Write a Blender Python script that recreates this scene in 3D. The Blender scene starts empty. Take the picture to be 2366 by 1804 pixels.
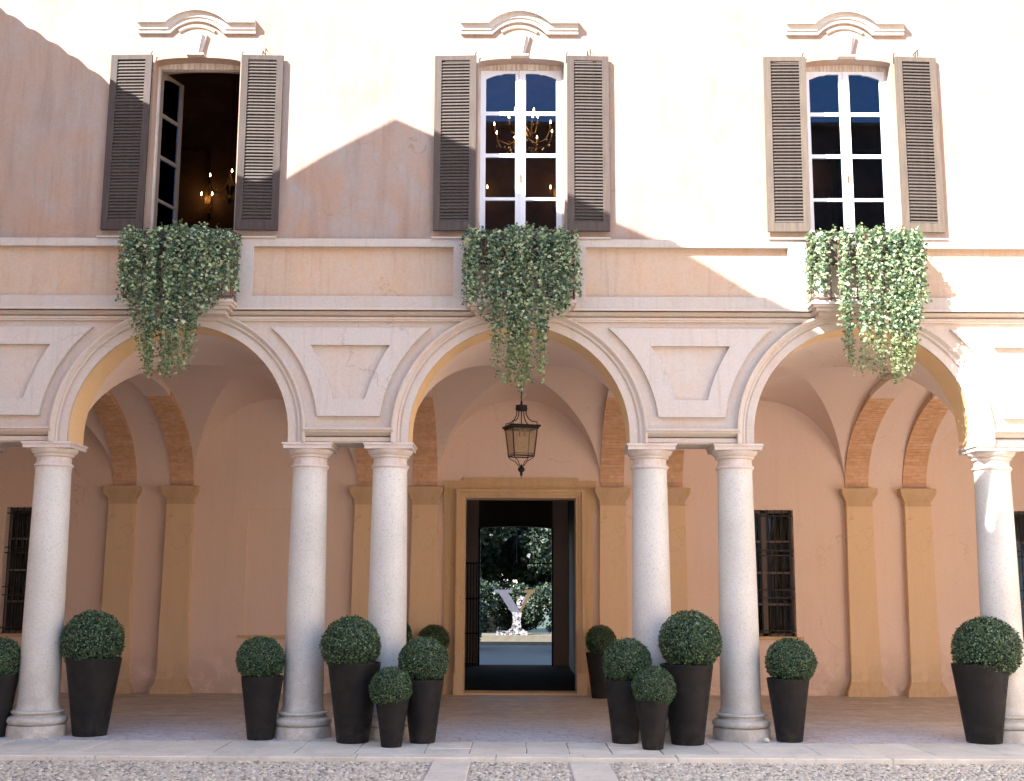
import bpy, math, random
import numpy as np
from mathutils import Vector, Matrix
random.seed(7); rng = np.random.default_rng(11)
S = bpy.context.scene
COL = S.collection
pi = math.pi

# ------------------------------------------------------------------ camera, world, sun, exposure
YAW, PITCH, ROLL, FPX = -0.0029, 0.1622, 0.004, 2788.86
cyw, syw, cp, sp_, cr, sr = math.cos(YAW), math.sin(YAW), math.cos(PITCH), math.sin(PITCH), math.cos(ROLL), math.sin(ROLL)
fwd = Vector((syw*cp, cyw*cp, sp_)); rgt = Vector((cyw, -syw, 0)); up = rgt.cross(fwd)
r2 = rgt*cr + up*sr; u2 = -rgt*sr + up*cr
cam = bpy.data.cameras.new('camera'); cam.sensor_width = 36; cam.lens = FPX/2366*36
cam.clip_start = 0.1; cam.clip_end = 2000
camo = bpy.data.objects.new('camera', cam); COL.objects.link(camo)
M = Matrix((r2, u2, -fwd)).transposed().to_4x4(); M.translation = Vector((-0.0804, -15.2323, 1.8023))
camo.matrix_world = M
S.camera = camo

SUN_DIR = Vector((1.05, 1.0, -1.2))           # the way the light travels
sd = SUN_DIR.normalized()
w = bpy.data.worlds.new('World'); S.world = w; w.use_nodes = True
nt = w.node_tree; nt.nodes.clear()
sky = nt.nodes.new('ShaderNodeTexSky'); sky.sky_type = 'NISHITA'; sky.sun_disc = False
sky.sun_elevation = math.asin(-sd.z); sky.sun_rotation = math.atan2(-sd.x, -sd.y)
sky.air_density = 1.0; sky.dust_density = 0.3; sky.ozone_density = 1.0
bg = nt.nodes.new('ShaderNodeBackground'); bg.inputs[1].default_value = 0.15
wo = nt.nodes.new('ShaderNodeOutputWorld')
nt.links.new(sky.outputs[0], bg.inputs[0]); nt.links.new(bg.outputs[0], wo.inputs[0])
sl = bpy.data.lights.new('sun', 'SUN'); sl.energy = 4.6; sl.angle = math.radians(0.22); sl.color = (1.0, 0.985, 0.955)
so = bpy.data.objects.new('sun', sl); COL.objects.link(so)
so.rotation_euler = sd.to_track_quat('-Z', 'Y').to_euler(); so.location = (-20, -20, 30)
S.view_settings.view_transform = 'Standard'; S.view_settings.look = 'None'
S.view_settings.gamma = 1.0; S.view_settings.use_curve_mapping = False
S.view_settings.exposure = 2.3
S.render.engine = 'CYCLES'
S.cycles.max_bounces = 8; S.cycles.diffuse_bounces = 5; S.cycles.glossy_bounces = 4
S.cycles.transparent_max_bounces = 12; S.cycles.transmission_bounces = 4
S.cycles.use_denoising = True
S.cycles.sample_clamp_indirect = 6.0

# ------------------------------------------------------------------ materials
def newmat(name):
    m = bpy.data.materials.new(name); m.use_nodes = True
    t = m.node_tree; b = t.nodes['Principled BSDF']
    return m, t, b
def N(t, kind, **kw):
    n = t.nodes.new(kind)
    for k, v in kw.items():
        if k in ('operation', 'blend_type', 'data_type', 'feature', 'distance', 'noise_dimensions', 'interpolation'): setattr(n, k, v)
        else: n.inputs[k].default_value = v
    return n
def noise(t, vec, scale, detail=5, rough=0.55, dist=0.0):
    n = t.nodes.new('ShaderNodeTexNoise'); n.inputs['Scale'].default_value = scale
    n.inputs['Detail'].default_value = detail; n.inputs['Roughness'].default_value = rough
    n.inputs['Distortion'].default_value = dist
    if vec is not None: t.links.new(vec, n.inputs['Vector'])
    return n.outputs['Fac']
def ramp(t, fac, stops, interp='LINEAR'):
    r = t.nodes.new('ShaderNodeValToRGB'); r.color_ramp.interpolation = interp
    e = r.color_ramp.elements
    while len(e) < len(stops): e.new(0.5)
    for i, (p, c) in enumerate(stops):
        e[i].position = p; e[i].color = (c[0], c[1], c[2], 1) if not isinstance(c, (int, float)) else (c, c, c, 1)
    t.links.new(fac, r.inputs[0]); return r.outputs[0]
def mix(t, fac, a, b, mode='MIX'):
    n = t.nodes.new('ShaderNodeMix'); n.data_type = 'RGBA'; n.blend_type = mode
    for v, s in ((fac, n.inputs[0]), (a, n.inputs[6]), (b, n.inputs[7])):
        if isinstance(v, (int, float)): s.default_value = v
        elif isinstance(v, tuple): s.default_value = (v[0], v[1], v[2], 1)
        else: t.links.new(v, s)
    return n.outputs[2]
def objco(t, scale=(1, 1, 1)):
    c = t.nodes.new('ShaderNodeTexCoord'); m = t.nodes.new('ShaderNodeMapping')
    m.inputs['Scale'].default_value = scale
    t.links.new(c.outputs['Object'], m.inputs[0]); return m.outputs[0]
def bump(t, b, h, strength=0.3, dist=0.01):
    n = t.nodes.new('ShaderNodeBump'); n.inputs['Strength'].default_value = strength; n.inputs['Distance'].default_value = dist
    t.links.new(h, n.inputs['Height']); t.links.new(n.outputs[0], b.inputs['Normal'])
def plaster(name, main, warm, pale, warm_amt=0.5, pale_amt=0.5, scale=0.9, grime=0.25, rough=0.9, bumpk=0.25, streak=0.45):
    m, t, b = newmat(name)
    v = objco(t)
    f1 = ramp(t, noise(t, v, scale, 7, 0.62, 0.4), [(0.42, 0.0), (0.66, warm_amt)])
    f2 = ramp(t, noise(t, objco(t, (1.1, 1.0, 0.8)), scale*2.3, 8, 0.65, 0.8), [(0.46, 0.0), (0.68, pale_amt)])
    c = mix(t, f1, main, warm); c = mix(t, f2, c, pale)
    g = ramp(t, noise(t, objco(t, (3.0, 3.0, 0.35)), 1.6, 6, 0.6), [(0.5, 0.0), (0.8, grime)])
    c = mix(t, g, c, (main[0]*0.62, main[1]*0.60, main[2]*0.62))
    if streak:
        g2 = ramp(t, noise(t, objco(t, (9.0, 9.0, 0.5)), 1.3, 7, 0.65), [(0.54, 0.0), (0.72, streak)])
        c = mix(t, g2, c, (main[0]*0.70, main[1]*0.64, main[2]*0.58))
        vv = t.nodes.new('ShaderNodeTexVoronoi'); vv.feature = 'DISTANCE_TO_EDGE'; vv.inputs['Scale'].default_value = 0.55
        nz = t.nodes.new('ShaderNodeTexNoise'); nz.inputs['Scale'].default_value = 2.2; nz.inputs['Detail'].default_value = 8; t.links.new(v, nz.inputs['Vector'])
        wv = t.nodes.new('ShaderNodeVectorMath'); wv.operation = 'MULTIPLY_ADD'; t.links.new(nz.outputs['Color'], wv.inputs[0]); wv.inputs[1].default_value = (.9, .9, .9); t.links.new(v, wv.inputs[2]); t.links.new(wv.outputs[0], vv.inputs['Vector'])
        ck = mix(t, 1.0, ramp(t, vv.outputs['Distance'], [(0.0, 1.0), (0.0045, 0.0)]), ramp(t, noise(t, v, 0.8, 3), [(0.5, 0.0), (0.6, 0.55)]), 'MULTIPLY')
        c = mix(t, ck, c, (main[0]*0.5, main[1]*0.45, main[2]*0.4))
    fine = noise(t, v, 38, 4, 0.6)
    c = mix(t, 1.0, c, ramp(t, fine, [(0.3, 0.93), (0.7, 1.05)]), 'MULTIPLY')
    t.links.new(c, b.inputs['Base Color']); b.inputs['Roughness'].default_value = rough
    b.inputs['Specular IOR Level'].default_value = 0.2
    hh = t.nodes.new('ShaderNodeMath'); hh.operation = 'ADD'
    t.links.new(noise(t, v, 7, 5, 0.6), hh.inputs[0]); t.links.new(noise(t, v, 60, 3), hh.inputs[1])
    bump(t, b, hh.outputs[0], bumpk, 0.008)
    return m
def damp(mat, z1=0.9, col=(0.56, 0.40, 0.30)):
    t = mat.node_tree; b = t.nodes['Principled BSDF']; src = b.inputs['Base Color'].links[0].from_socket
    v = objco(t); sp = t.nodes.new('ShaderNodeSeparateXYZ'); t.links.new(v, sp.inputs[0])
    low = ramp(t, sp.outputs[2], [(0.0, 1.0), (z1, 0.0)])
    k = mix(t, 1.0, low, ramp(t, noise(t, v, 2.4, 8, 0.7, 0.6), [(0.36, 0.0), (0.54, 0.9)]), 'MULTIPLY')
    t.links.new(mix(t, k, src, col), b.inputs['Base Color'])
def simple(name, c, rough=0.6, metal=0.0, var=0.15, scale=8.0, bumpk=0.1, spec=0.5):
    m, t, b = newmat(name); v = objco(t)
    f = noise(t, v, scale, 5, 0.6)
    t.links.new(mix(t, 1.0, tuple(c), ramp(t, f, [(0.3, 1-var), (0.7, 1+var)]), 'MULTIPLY'), b.inputs['Base Color'])
    b.inputs['Roughness'].default_value = rough; b.inputs['Metallic'].default_value = metal
    b.inputs['Specular IOR Level'].default_value = spec
    if bumpk: bump(t, b, noise(t, v, scale*6, 4), bumpk, 0.004)
    return m
M_ = {}
M_['upper'] = plaster('upper wall plaster', (0.365, 0.265, 0.205), (0.40, 0.245, 0.160), (0.345, 0.300, 0.268), 0.95, 0.85, 0.75, 0.65)
M_['belt'] = plaster('belt panel plaster', (0.52, 0.385, 0.275), (0.56, 0.36, 0.225), (0.51, 0.42, 0.34), 0.6, 0.6, 1.2, 0.2)
M_['trim'] = plaster('pale trim plaster', (0.505, 0.440, 0.375), (0.54, 0.42, 0.325), (0.50, 0.460, 0.415), 0.5, 0.75, 1.5, 0.3)
M_['arch'] = plaster('arch render', (0.56, 0.480, 0.405), (0.60, 0.45, 0.345), (0.56, 0.52, 0.475), 0.6, 0.6, 1.3, 0.2, streak=0.25)
M_['spandrel'] = plaster('spandrel render', (0.56, 0.500, 0.440), (0.57, 0.47, 0.385), (0.55, 0.520, 0.480), 0.4, 0.7, 1.4, 0.15)
M_['ochre'] = plaster('golden ochre soffit', (0.78, 0.54, 0.29), (0.80, 0.51, 0.24), (0.76, 0.60, 0.40), 0.5, 0.3, 1.0, 0.1, streak=0.1)
M_['porch'] = plaster('porch peach plaster', (0.84, 0.645, 0.52), (0.85, 0.61, 0.46), (0.83, 0.68, 0.57), 0.5, 0.45, 0.6, 0.12, streak=0.1)
M_['vault'] = plaster('vault plaster', (0.84, 0.665, 0.55), (0.84, 0.63, 0.50), (0.83, 0.69, 0.60), 0.4, 0.4, 0.5, 0.08, streak=0.08)
damp(M_['porch'])
M_['pilaster'] = plaster('ochre pilaster render', (0.80, 0.575, 0.355), (0.81, 0.56, 0.32), (0.79, 0.61, 0.42), 0.5, 0.35, 1.2, 0.15, streak=0.1)
damp(M_['pilaster'], 0.7, (0.50, 0.36, 0.22))
M_['capstone'] = plaster('pilaster capital sandstone', (0.66, 0.46, 0.27), (0.69, 0.45, 0.24), (0.67, 0.51, 0.34), 0.5, 0.4, 2.0, 0.3)
M_['doorstone'] = plaster('door surround sandstone', (0.66, 0.46, 0.26), (0.70, 0.46, 0.23), (0.68, 0.53, 0.36), 0.6, 0.4, 1.6, 0.45)

def granite(name, base, speck, rough=0.55):
    m, t, b = newmat(name); v0 = objco(t)
    oi = t.nodes.new('ShaderNodeObjectInfo'); va = t.nodes.new('ShaderNodeVectorMath'); va.operation = 'MULTIPLY_ADD'
    t.links.new(oi.outputs['Random'], va.inputs[0]); va.inputs[1].default_value = (31, 17, 0.0); t.links.new(v0, va.inputs[2]); v = va.outputs[0]
    big = ramp(t, noise(t, v, 1.3, 5), [(0.35, 0.90), (0.7, 1.08)])
    s = ramp(t, noise(t, v, 55, 3, 0.7), [(0.52, 0.0), (0.66, 0.55)])
    c = mix(t, s, base, speck); c = mix(t, 1.0, c, big, 'MULTIPLY')
    c = mix(t, 1.0, c, ramp(t, oi.outputs['Random'], [(0.0, (0.90, 0.89, 0.87)), (1.0, (1.04, 1.04, 1.04))]), 'MULTIPLY')
    # weathering stains around the foot
    sep = t.nodes.new('ShaderNodeSeparateXYZ'); t.links.new(v, sep.inputs[0])
    low = ramp(t, sep.outputs[2], [(0.0, 1.0), (0.95, 0.0)])
    st = mix(t, 1.0, low, ramp(t, noise(t, v, 5, 7, 0.7), [(0.38, 0.0), (0.58, 0.95)]), 'MULTIPLY')
    c = mix(t, st, c, (base[0]*0.60, base[1]*0.55, base[2]*0.50))
    c = mix(t, ramp(t, noise(t, v, 2.2, 8, 0.7, 1.5), [(0.56, 0.0), (0.72, 0.30)]), c, (base[0]*0.80, base[1]*0.74, base[2]*0.68))
    t.links.new(c, b.inputs['Base Color']); b.inputs['Roughness'].default_value = rough
    bump(t, b, noise(t, v, 60, 4, 0.7), 0.15, 0.004)
    return m
M_['granite'] = granite('pale granite', (0.64, 0.615, 0.555), (0.34, 0.295, 0.26))
M_['granite_cap'] = plaster('capital stone', (0.64, 0.56, 0.50), (0.62, 0.46, 0.32), (0.68, 0.63, 0.60), 0.5, 0.5, 4.0, 0.35)

def stone(name, cols, scale=2.0):
    m, t, b = newmat(name); v = objco(t)
    oi = t.nodes.new('ShaderNodeObjectInfo')
    c = ramp(t, oi.outputs['Random'], [(i/(len(cols)-1), k) for i, k in enumerate(cols)])
    c = mix(t, 1.0, c, ramp(t, noise(t, v, scale, 8, 0.65, 0.5), [(0.25, 0.78), (0.75, 1.15)]), 'MULTIPLY')
    c = mix(t, ramp(t, noise(t, v, 14, 5, 0.7), [(0.55, 0.0), (0.72, 0.4)]), c, (0.22, 0.17, 0.15))
    t.links.new(c, b.inputs['Base Color'])
    t.links.new(ramp(t, noise(t, v, 3, 5), [(0.3, 0.45), (0.7, 0.75)]), b.inputs['Roughness'])
    bump(t, b, noise(t, v, 22, 6, 0.7), 0.35, 0.006)
    return m
M_['slab'] = stone('worn paving slab', [(0.58, 0.55, 0.46), (0.68, 0.63, 0.52), (0.72, 0.66, 0.53), (0.62, 0.60, 0.52), (0.50, 0.50, 0.46)])
M_['curb'] = stone('curb stone', [(0.72, 0.66, 0.54), (0.68, 0.62, 0.51), (0.74, 0.68, 0.56)])

def cobbled(name):
    m, t, b = newmat(name); v = objco(t)
    vo = t.nodes.new('ShaderNodeTexVoronoi'); vo.feature = 'DISTANCE_TO_EDGE'; vo.inputs['Scale'].default_value = 5.5
    vm = objco(t, (1.0, 1.6, 1)); t.links.new(vm, vo.inputs['Vector'])
    vc = t.nodes.new('ShaderNodeTexVoronoi'); vc.inputs['Scale'].default_value = 5.5; t.links.new(vm, vc.inputs['Vector'])
    j = ramp(t, vo.outputs['Distance'], [(0.0, 0.0), (0.06, 1.0)])
    sepc = t.nodes.new('ShaderNodeSeparateColor'); t.links.new(vc.outputs['Color'], sepc.inputs[0])
    c = ramp(t, sepc.outputs[0], [(0.0, (0.38, 0.32, 0.25)), (0.5, (0.43, 0.365, 0.29)), (1.0, (0.48, 0.415, 0.335))])
    c = mix(t, 1.0, c, ramp(t, noise(t, objco(t, (0.6, 2.2, 1)), 1.4, 7, 0.65), [(0.3, 0.75), (0.7, 1.25)]), 'MULTIPLY')
    sy = t.nodes.new('ShaderNodeSeparateXYZ'); t.links.new(v, sy.inputs[0])
    ad = t.nodes.new('ShaderNodeMath'); ad.operation = 'MULTIPLY_ADD'; t.links.new(noise(t, objco(t, (0.5, 1.2, 1)), 1.1, 6, 0.6), ad.inputs[0]); ad.inputs[1].default_value = 1.8; t.links.new(sy.outputs[1], ad.inputs[2])
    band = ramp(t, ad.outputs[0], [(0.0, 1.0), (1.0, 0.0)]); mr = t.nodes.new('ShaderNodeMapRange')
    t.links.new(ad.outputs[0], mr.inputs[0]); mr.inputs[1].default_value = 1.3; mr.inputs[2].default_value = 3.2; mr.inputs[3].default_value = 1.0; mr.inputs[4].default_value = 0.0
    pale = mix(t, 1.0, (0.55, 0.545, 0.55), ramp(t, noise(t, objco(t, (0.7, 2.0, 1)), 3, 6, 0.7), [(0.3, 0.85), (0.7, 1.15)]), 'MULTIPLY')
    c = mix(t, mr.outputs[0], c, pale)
    c = mix(t, j, (0.30, 0.25, 0.21), c)
    t.links.new(c, b.inputs['Base Color'])
    t.links.new(ramp(t, noise(t, v, 4, 5), [(0.3, 0.32), (0.7, 0.6)]), b.inputs['Roughness'])
    h = mix(t, 0.6, j, noise(t, v, 9, 6, 0.65)); bump(t, b, h, 0.5, 0.012)
    return m
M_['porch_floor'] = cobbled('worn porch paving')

def pebble_mat():
    m, t, b = newmat('river pebbles')
    g = t.nodes.new('ShaderNodeNewGeometry')
    c = ramp(t, g.outputs['Random Per Island'], [(0.0, (0.20, 0.175, 0.14)), (0.25, (0.48, 0.42, 0.33)), (0.5, (0.62, 0.55, 0.43)), (0.7, (0.42, 0.39, 0.33)), (0.85, (0.76, 0.70, 0.57)), (1.0, (0.48, 0.38, 0.28))])
    t.links.new(c, b.inputs['Base Color']); b.inputs['Roughness'].default_value = 0.6
    return m
M_['pebble'] = pebble_mat()
M_['grit'] = simple('sandy grit', (0.46, 0.40, 0.34), 0.9, 0, 0.35, 25, 0.5)
M_['brick'] = None
def brick_mat():
    m, t, b = newmat('orange brick')
    g = t.nodes.new('ShaderNodeNewGeometry'); v = objco(t)
    c = ramp(t, g.outputs['Random Per Island'], [(0.0, (0.68, 0.39, 0.21)), (0.5, (0.73, 0.44, 0.25)), (1.0, (0.79, 0.51, 0.32))])
    c = mix(t, 1.0, c, ramp(t, noise(t, v, 12, 5), [(0.3, 0.85), (0.7, 1.12)]), 'MULTIPLY')
    t.links.new(c, b.inputs['Base Color']); b.inputs['Roughness'].default_value = 0.9
    b.inputs['Specular IOR Level'].default_value = 0.2
    bump(t, b, noise(t, v, 60, 4), 0.3, 0.004); return m
M_['brick'] = brick_mat()
M_['mortar'] = simple('brick mortar', (0.64, 0.42, 0.28), 0.95, 0, 0.2, 10, 0.2, 0.1)

def wood(name, c, c2, weather=0.6):
    m, t, b = newmat(name)
    f = ramp(t, noise(t, objco(t, (14, 14, 1.0)), 2.0, 7, 0.7), [(0.35, 0.0), (0.68, weather)])
    cc = mix(t, f, c, c2)
    t.links.new(cc, b.inputs['Base Color']); b.inputs['Roughness'].default_value = 0.7
    b.inputs['Specular IOR Level'].default_value = 0.3
    bump(t, b, noise(t, objco(t, (30, 30, 2)), 3, 5), 0.3, 0.004); return m
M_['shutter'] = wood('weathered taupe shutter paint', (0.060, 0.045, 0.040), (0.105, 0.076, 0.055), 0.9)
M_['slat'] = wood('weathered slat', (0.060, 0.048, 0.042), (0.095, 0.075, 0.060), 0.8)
M_['shutter_shaded'] = wood('shutter paint darkened as shade', (0.042, 0.030, 0.028), (0.085, 0.062, 0.046), 0.85)  # shutter paint with the left window's shade put into the colour
M_['shutter_sunlit'] = wood('shutter paint lightened as sunlight', (0.085, 0.066, 0.052), (0.145, 0.108, 0.076), 0.95)  # same paint with the right window's sunlight put into the colour
M_['white_wood'] = wood('white window paint', (0.72, 0.72, 0.74), (0.62, 0.60, 0.58), 0.3)
M_['old_frame'] = wood('peeling jamb paint', (0.66, 0.60, 0.54), (0.28, 0.18, 0.11), 0.9)
M_['brown_wood'] = wood('brown casement wood', (0.15, 0.11, 0.085), (0.20, 0.16, 0.13), 0.5)
M_['iron'] = simple('dark wrought iron', (0.022, 0.018, 0.016), 0.55, 0.3, 0.2, 20, 0.1)
M_['rust_iron'] = simple('rusty railing iron', (0.16, 0.075, 0.055), 0.8, 0.0, 0.3, 20, 0.1)
M_['room'] = simple('dim brown salon wall', (0.14, 0.065, 0.03), 0.8, 0, 0.5, 1.2, 0.0)
M_['salonfloor'] = simple('salon floor', (0.04, 0.025, 0.015), 0.5, 0, 0.3, 3, 0.0)
M_['gilt'] = simple('gilded brass', (0.22, 0.12, 0.035), 0.4, 0.8, 0.2, 12, 0.0)
M_['crystal'] = simple('crystal drops', (0.7, 0.62, 0.5), 0.08, 0.6, 0.1, 12, 0.0)
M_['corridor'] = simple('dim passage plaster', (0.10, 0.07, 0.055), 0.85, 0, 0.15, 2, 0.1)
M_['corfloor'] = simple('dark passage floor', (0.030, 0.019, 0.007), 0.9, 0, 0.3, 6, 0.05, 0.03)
def dusty():
    m, t, b = newmat('charcoal planter'); v = objco(t); oi = t.nodes.new('ShaderNodeObjectInfo')
    va = t.nodes.new('ShaderNodeVectorMath'); va.operation = 'MULTIPLY_ADD'; t.links.new(oi.outputs['Random'], va.inputs[0]); va.inputs[1].default_value = (19, 7, 0); t.links.new(v, va.inputs[2])
    sp = t.nodes.new('ShaderNodeSeparateXYZ'); t.links.new(v, sp.inputs[0])
    low = ramp(t, sp.outputs[2], [(0.0, 1.0), (0.28, 0.12), (0.6, 0.25)])
    d = mix(t, 1.0, low, ramp(t, noise(t, va.outputs[0], 6, 7, 0.7, 0.8), [(0.42, 0.0), (0.70, 0.9)]), 'MULTIPLY')
    t.links.new(mix(t, d, (0.013, 0.011, 0.0095), (0.055, 0.048, 0.042)), b.inputs['Base Color'])
    t.links.new(ramp(t, noise(t, va.outputs[0], 9, 5), [(0.3, 0.45), (0.7, 0.75)]), b.inputs['Roughness']); b.inputs['Specular IOR Level'].default_value = 0.25
    bump(t, b, noise(t, v, 40, 4), 0.12, 0.003); return m
M_['pot'] = dusty()
M_['soil'] = simple('planter soil', (0.05, 0.035, 0.025), 0.95, 0, 0.3, 30, 0.5)
M_['bark'] = simple('brown bark', (0.10, 0.07, 0.05), 0.9, 0, 0.3, 12, 0.4)
M_['white_stone'] = simple('white stone', (0.72, 0.70, 0.68), 0.6, 0, 0.08, 5, 0.1)
M_['path'] = simple('grey garden path', (0.062, 0.057, 0.055), 0.7, 0, 0.12, 3, 0.2)
M_['step'] = simple('mossy step stone', (0.10, 0.085, 0.06), 0.85, 0, 0.2, 5, 0.2)
M_['lawn'] = simple('lawn green', (0.03, 0.045, 0.018), 0.95, 0, 0.3, 8, 0.4)
M_['tile'] = simple('terracotta roof tile', (0.42, 0.20, 0.11), 0.85, 0, 0.25, 6, 0.3)
M_['wing'] = plaster('courtyard wing plaster', (0.76, 0.60, 0.48), (0.76, 0.56, 0.42), (0.74, 0.62, 0.53), 0.5, 0.4, 0.5, 0.2)
M_['darkdoor'] = simple('dark red door', (0.06, 0.018, 0.014), 0.5, 0, 0.2, 6, 0.05)
M_['curtain'] = wood('striped curtain', (0.26, 0.19, 0.13), (0.05, 0.035, 0.025), 1.0)
M_['darkbrick'] = simple('dark reflection brick', (0.16, 0.10, 0.075), 0.9, 0, 0.3, 2, 0.2)  # kept dark so the panes reflect a dark surface
M_['dark_gap'] = simple('dark joint filling', (0.10, 0.08, 0.065), 0.95, 0, 0.2, 20, 0.3)
def emit(name, c, s):
    m, t, b = newmat(name); b.inputs['Base Color'].default_value = (*c, 1)
    b.inputs['Emission Color'].default_value = (*c, 1); b.inputs['Emission Strength'].default_value = s; return m
M_['bulb'] = emit('lit candle bulb', (1.0, 0.70, 0.34), 5.0)
def glass(name, ior=1.7, tint=(1, 1, 1), rough=0.0, refl=(1, 1, 1), dust=None):
    m = bpy.data.materials.new(name); m.use_nodes = True; t = m.node_tree; t.nodes.clear()
    o = t.nodes.new('ShaderNodeOutputMaterial'); mx = t.nodes.new('ShaderNodeMixShader')
    tr = t.nodes.new('ShaderNodeBsdfTransparent'); tr.inputs[0].default_value = (*tint, 1)
    gl = t.nodes.new('ShaderNodeBsdfGlossy'); gl.inputs['Roughness'].default_value = rough; gl.inputs[0].default_value = (*refl, 1)
    fr = t.nodes.new('ShaderNodeFresnel'); fr.inputs['IOR'].default_value = ior
    t.links.new(fr.outputs[0], mx.inputs[0]); t.links.new(tr.outputs[0], mx.inputs[1]); t.links.new(gl.outputs[0], mx.inputs[2])
    if dust:
        df = t.nodes.new('ShaderNodeBsdfDiffuse'); df.inputs[0].default_value = (*dust, 1); m2 = t.nodes.new('ShaderNodeMixShader')
        t.links.new(ramp(t, noise(t, objco(t), 9, 4), [(0.3, 0.28), (0.7, 0.42)]), m2.inputs[0]); t.links.new(mx.outputs[0], m2.inputs[1]); t.links.new(df.outputs[0], m2.inputs[2]); mx = m2
    t.links.new(mx.outputs[0], o.inputs[0]); return m
M_['glass'] = glass('window glass', 1.34, (0.85, 0.87, 0.88), 0.0, (0.30, 0.58, 1.0))
M_['lampglass'] = glass('dusty lantern glass', 1.5, (0.93, 0.89, 0.80), 0.2, (1, 1, 1), (0.50, 0.38, 0.25))
def leafmat(name, stops, trans=0.15, rough=0.5, clump=3.0, dead=(0.10, 0.12, 0.045)):
    m, t, b = newmat(name)
    g = t.nodes.new('ShaderNodeNewGeometry')
    c = ramp(t, g.outputs['Random Per Island'], stops)
    c = mix(t, ramp(t, noise(t, objco(t), clump, 4), [(0.50, 0.0), (0.68, 0.45)]), c, dead)
    b.inputs['Roughness'].default_value = rough; b.inputs['Specular IOR Level'].default_value = 0.4
    t.links.new(c, b.inputs['Base Color'])
    tl = t.nodes.new('ShaderNodeBsdfTranslucent'); t.links.new(c, tl.inputs[0])
    mx = t.nodes.new('ShaderNodeMixShader'); mx.inputs[0].default_value = trans
    t.links.new(b.outputs[0], mx.inputs[1]); t.links.new(tl.outputs[0], mx.inputs[2])
    t.links.new(mx.outputs[0], t.nodes['Material Output'].inputs[0]); return m
M_['ivy'] = leafmat('ivy leaves', [(0.0, (0.022, 0.050, 0.028)), (0.30, (0.055, 0.110, 0.055)), (0.55, (0.14, 0.21, 0.105)), (0.80, (0.31, 0.38, 0.19)), (1.0, (0.58, 0.60, 0.36))], 0.15, 0.38)
M_['ivytip'] = leafmat('young ivy leaves', [(0.0, (0.07, 0.12, 0.05)), (0.5, (0.20, 0.27, 0.11)), (1.0, (0.44, 0.46, 0.22))], 0.3)
M_['box'] = leafmat('boxwood leaves', [(0.0, (0.016, 0.036, 0.018)), (0.45, (0.034, 0.074, 0.032)), (0.8, (0.085, 0.155, 0.065)), (1.0, (0.22, 0.32, 0.16))], 0.1, 0.45)
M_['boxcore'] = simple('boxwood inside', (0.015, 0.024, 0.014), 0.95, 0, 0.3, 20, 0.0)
M_['tree'] = leafmat('garden leaves', [(0.0, (0.010, 0.020, 0.014)), (0.6, (0.022, 0.038, 0.024)), (1.0, (0.055, 0.08, 0.05))], 0.1)

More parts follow.
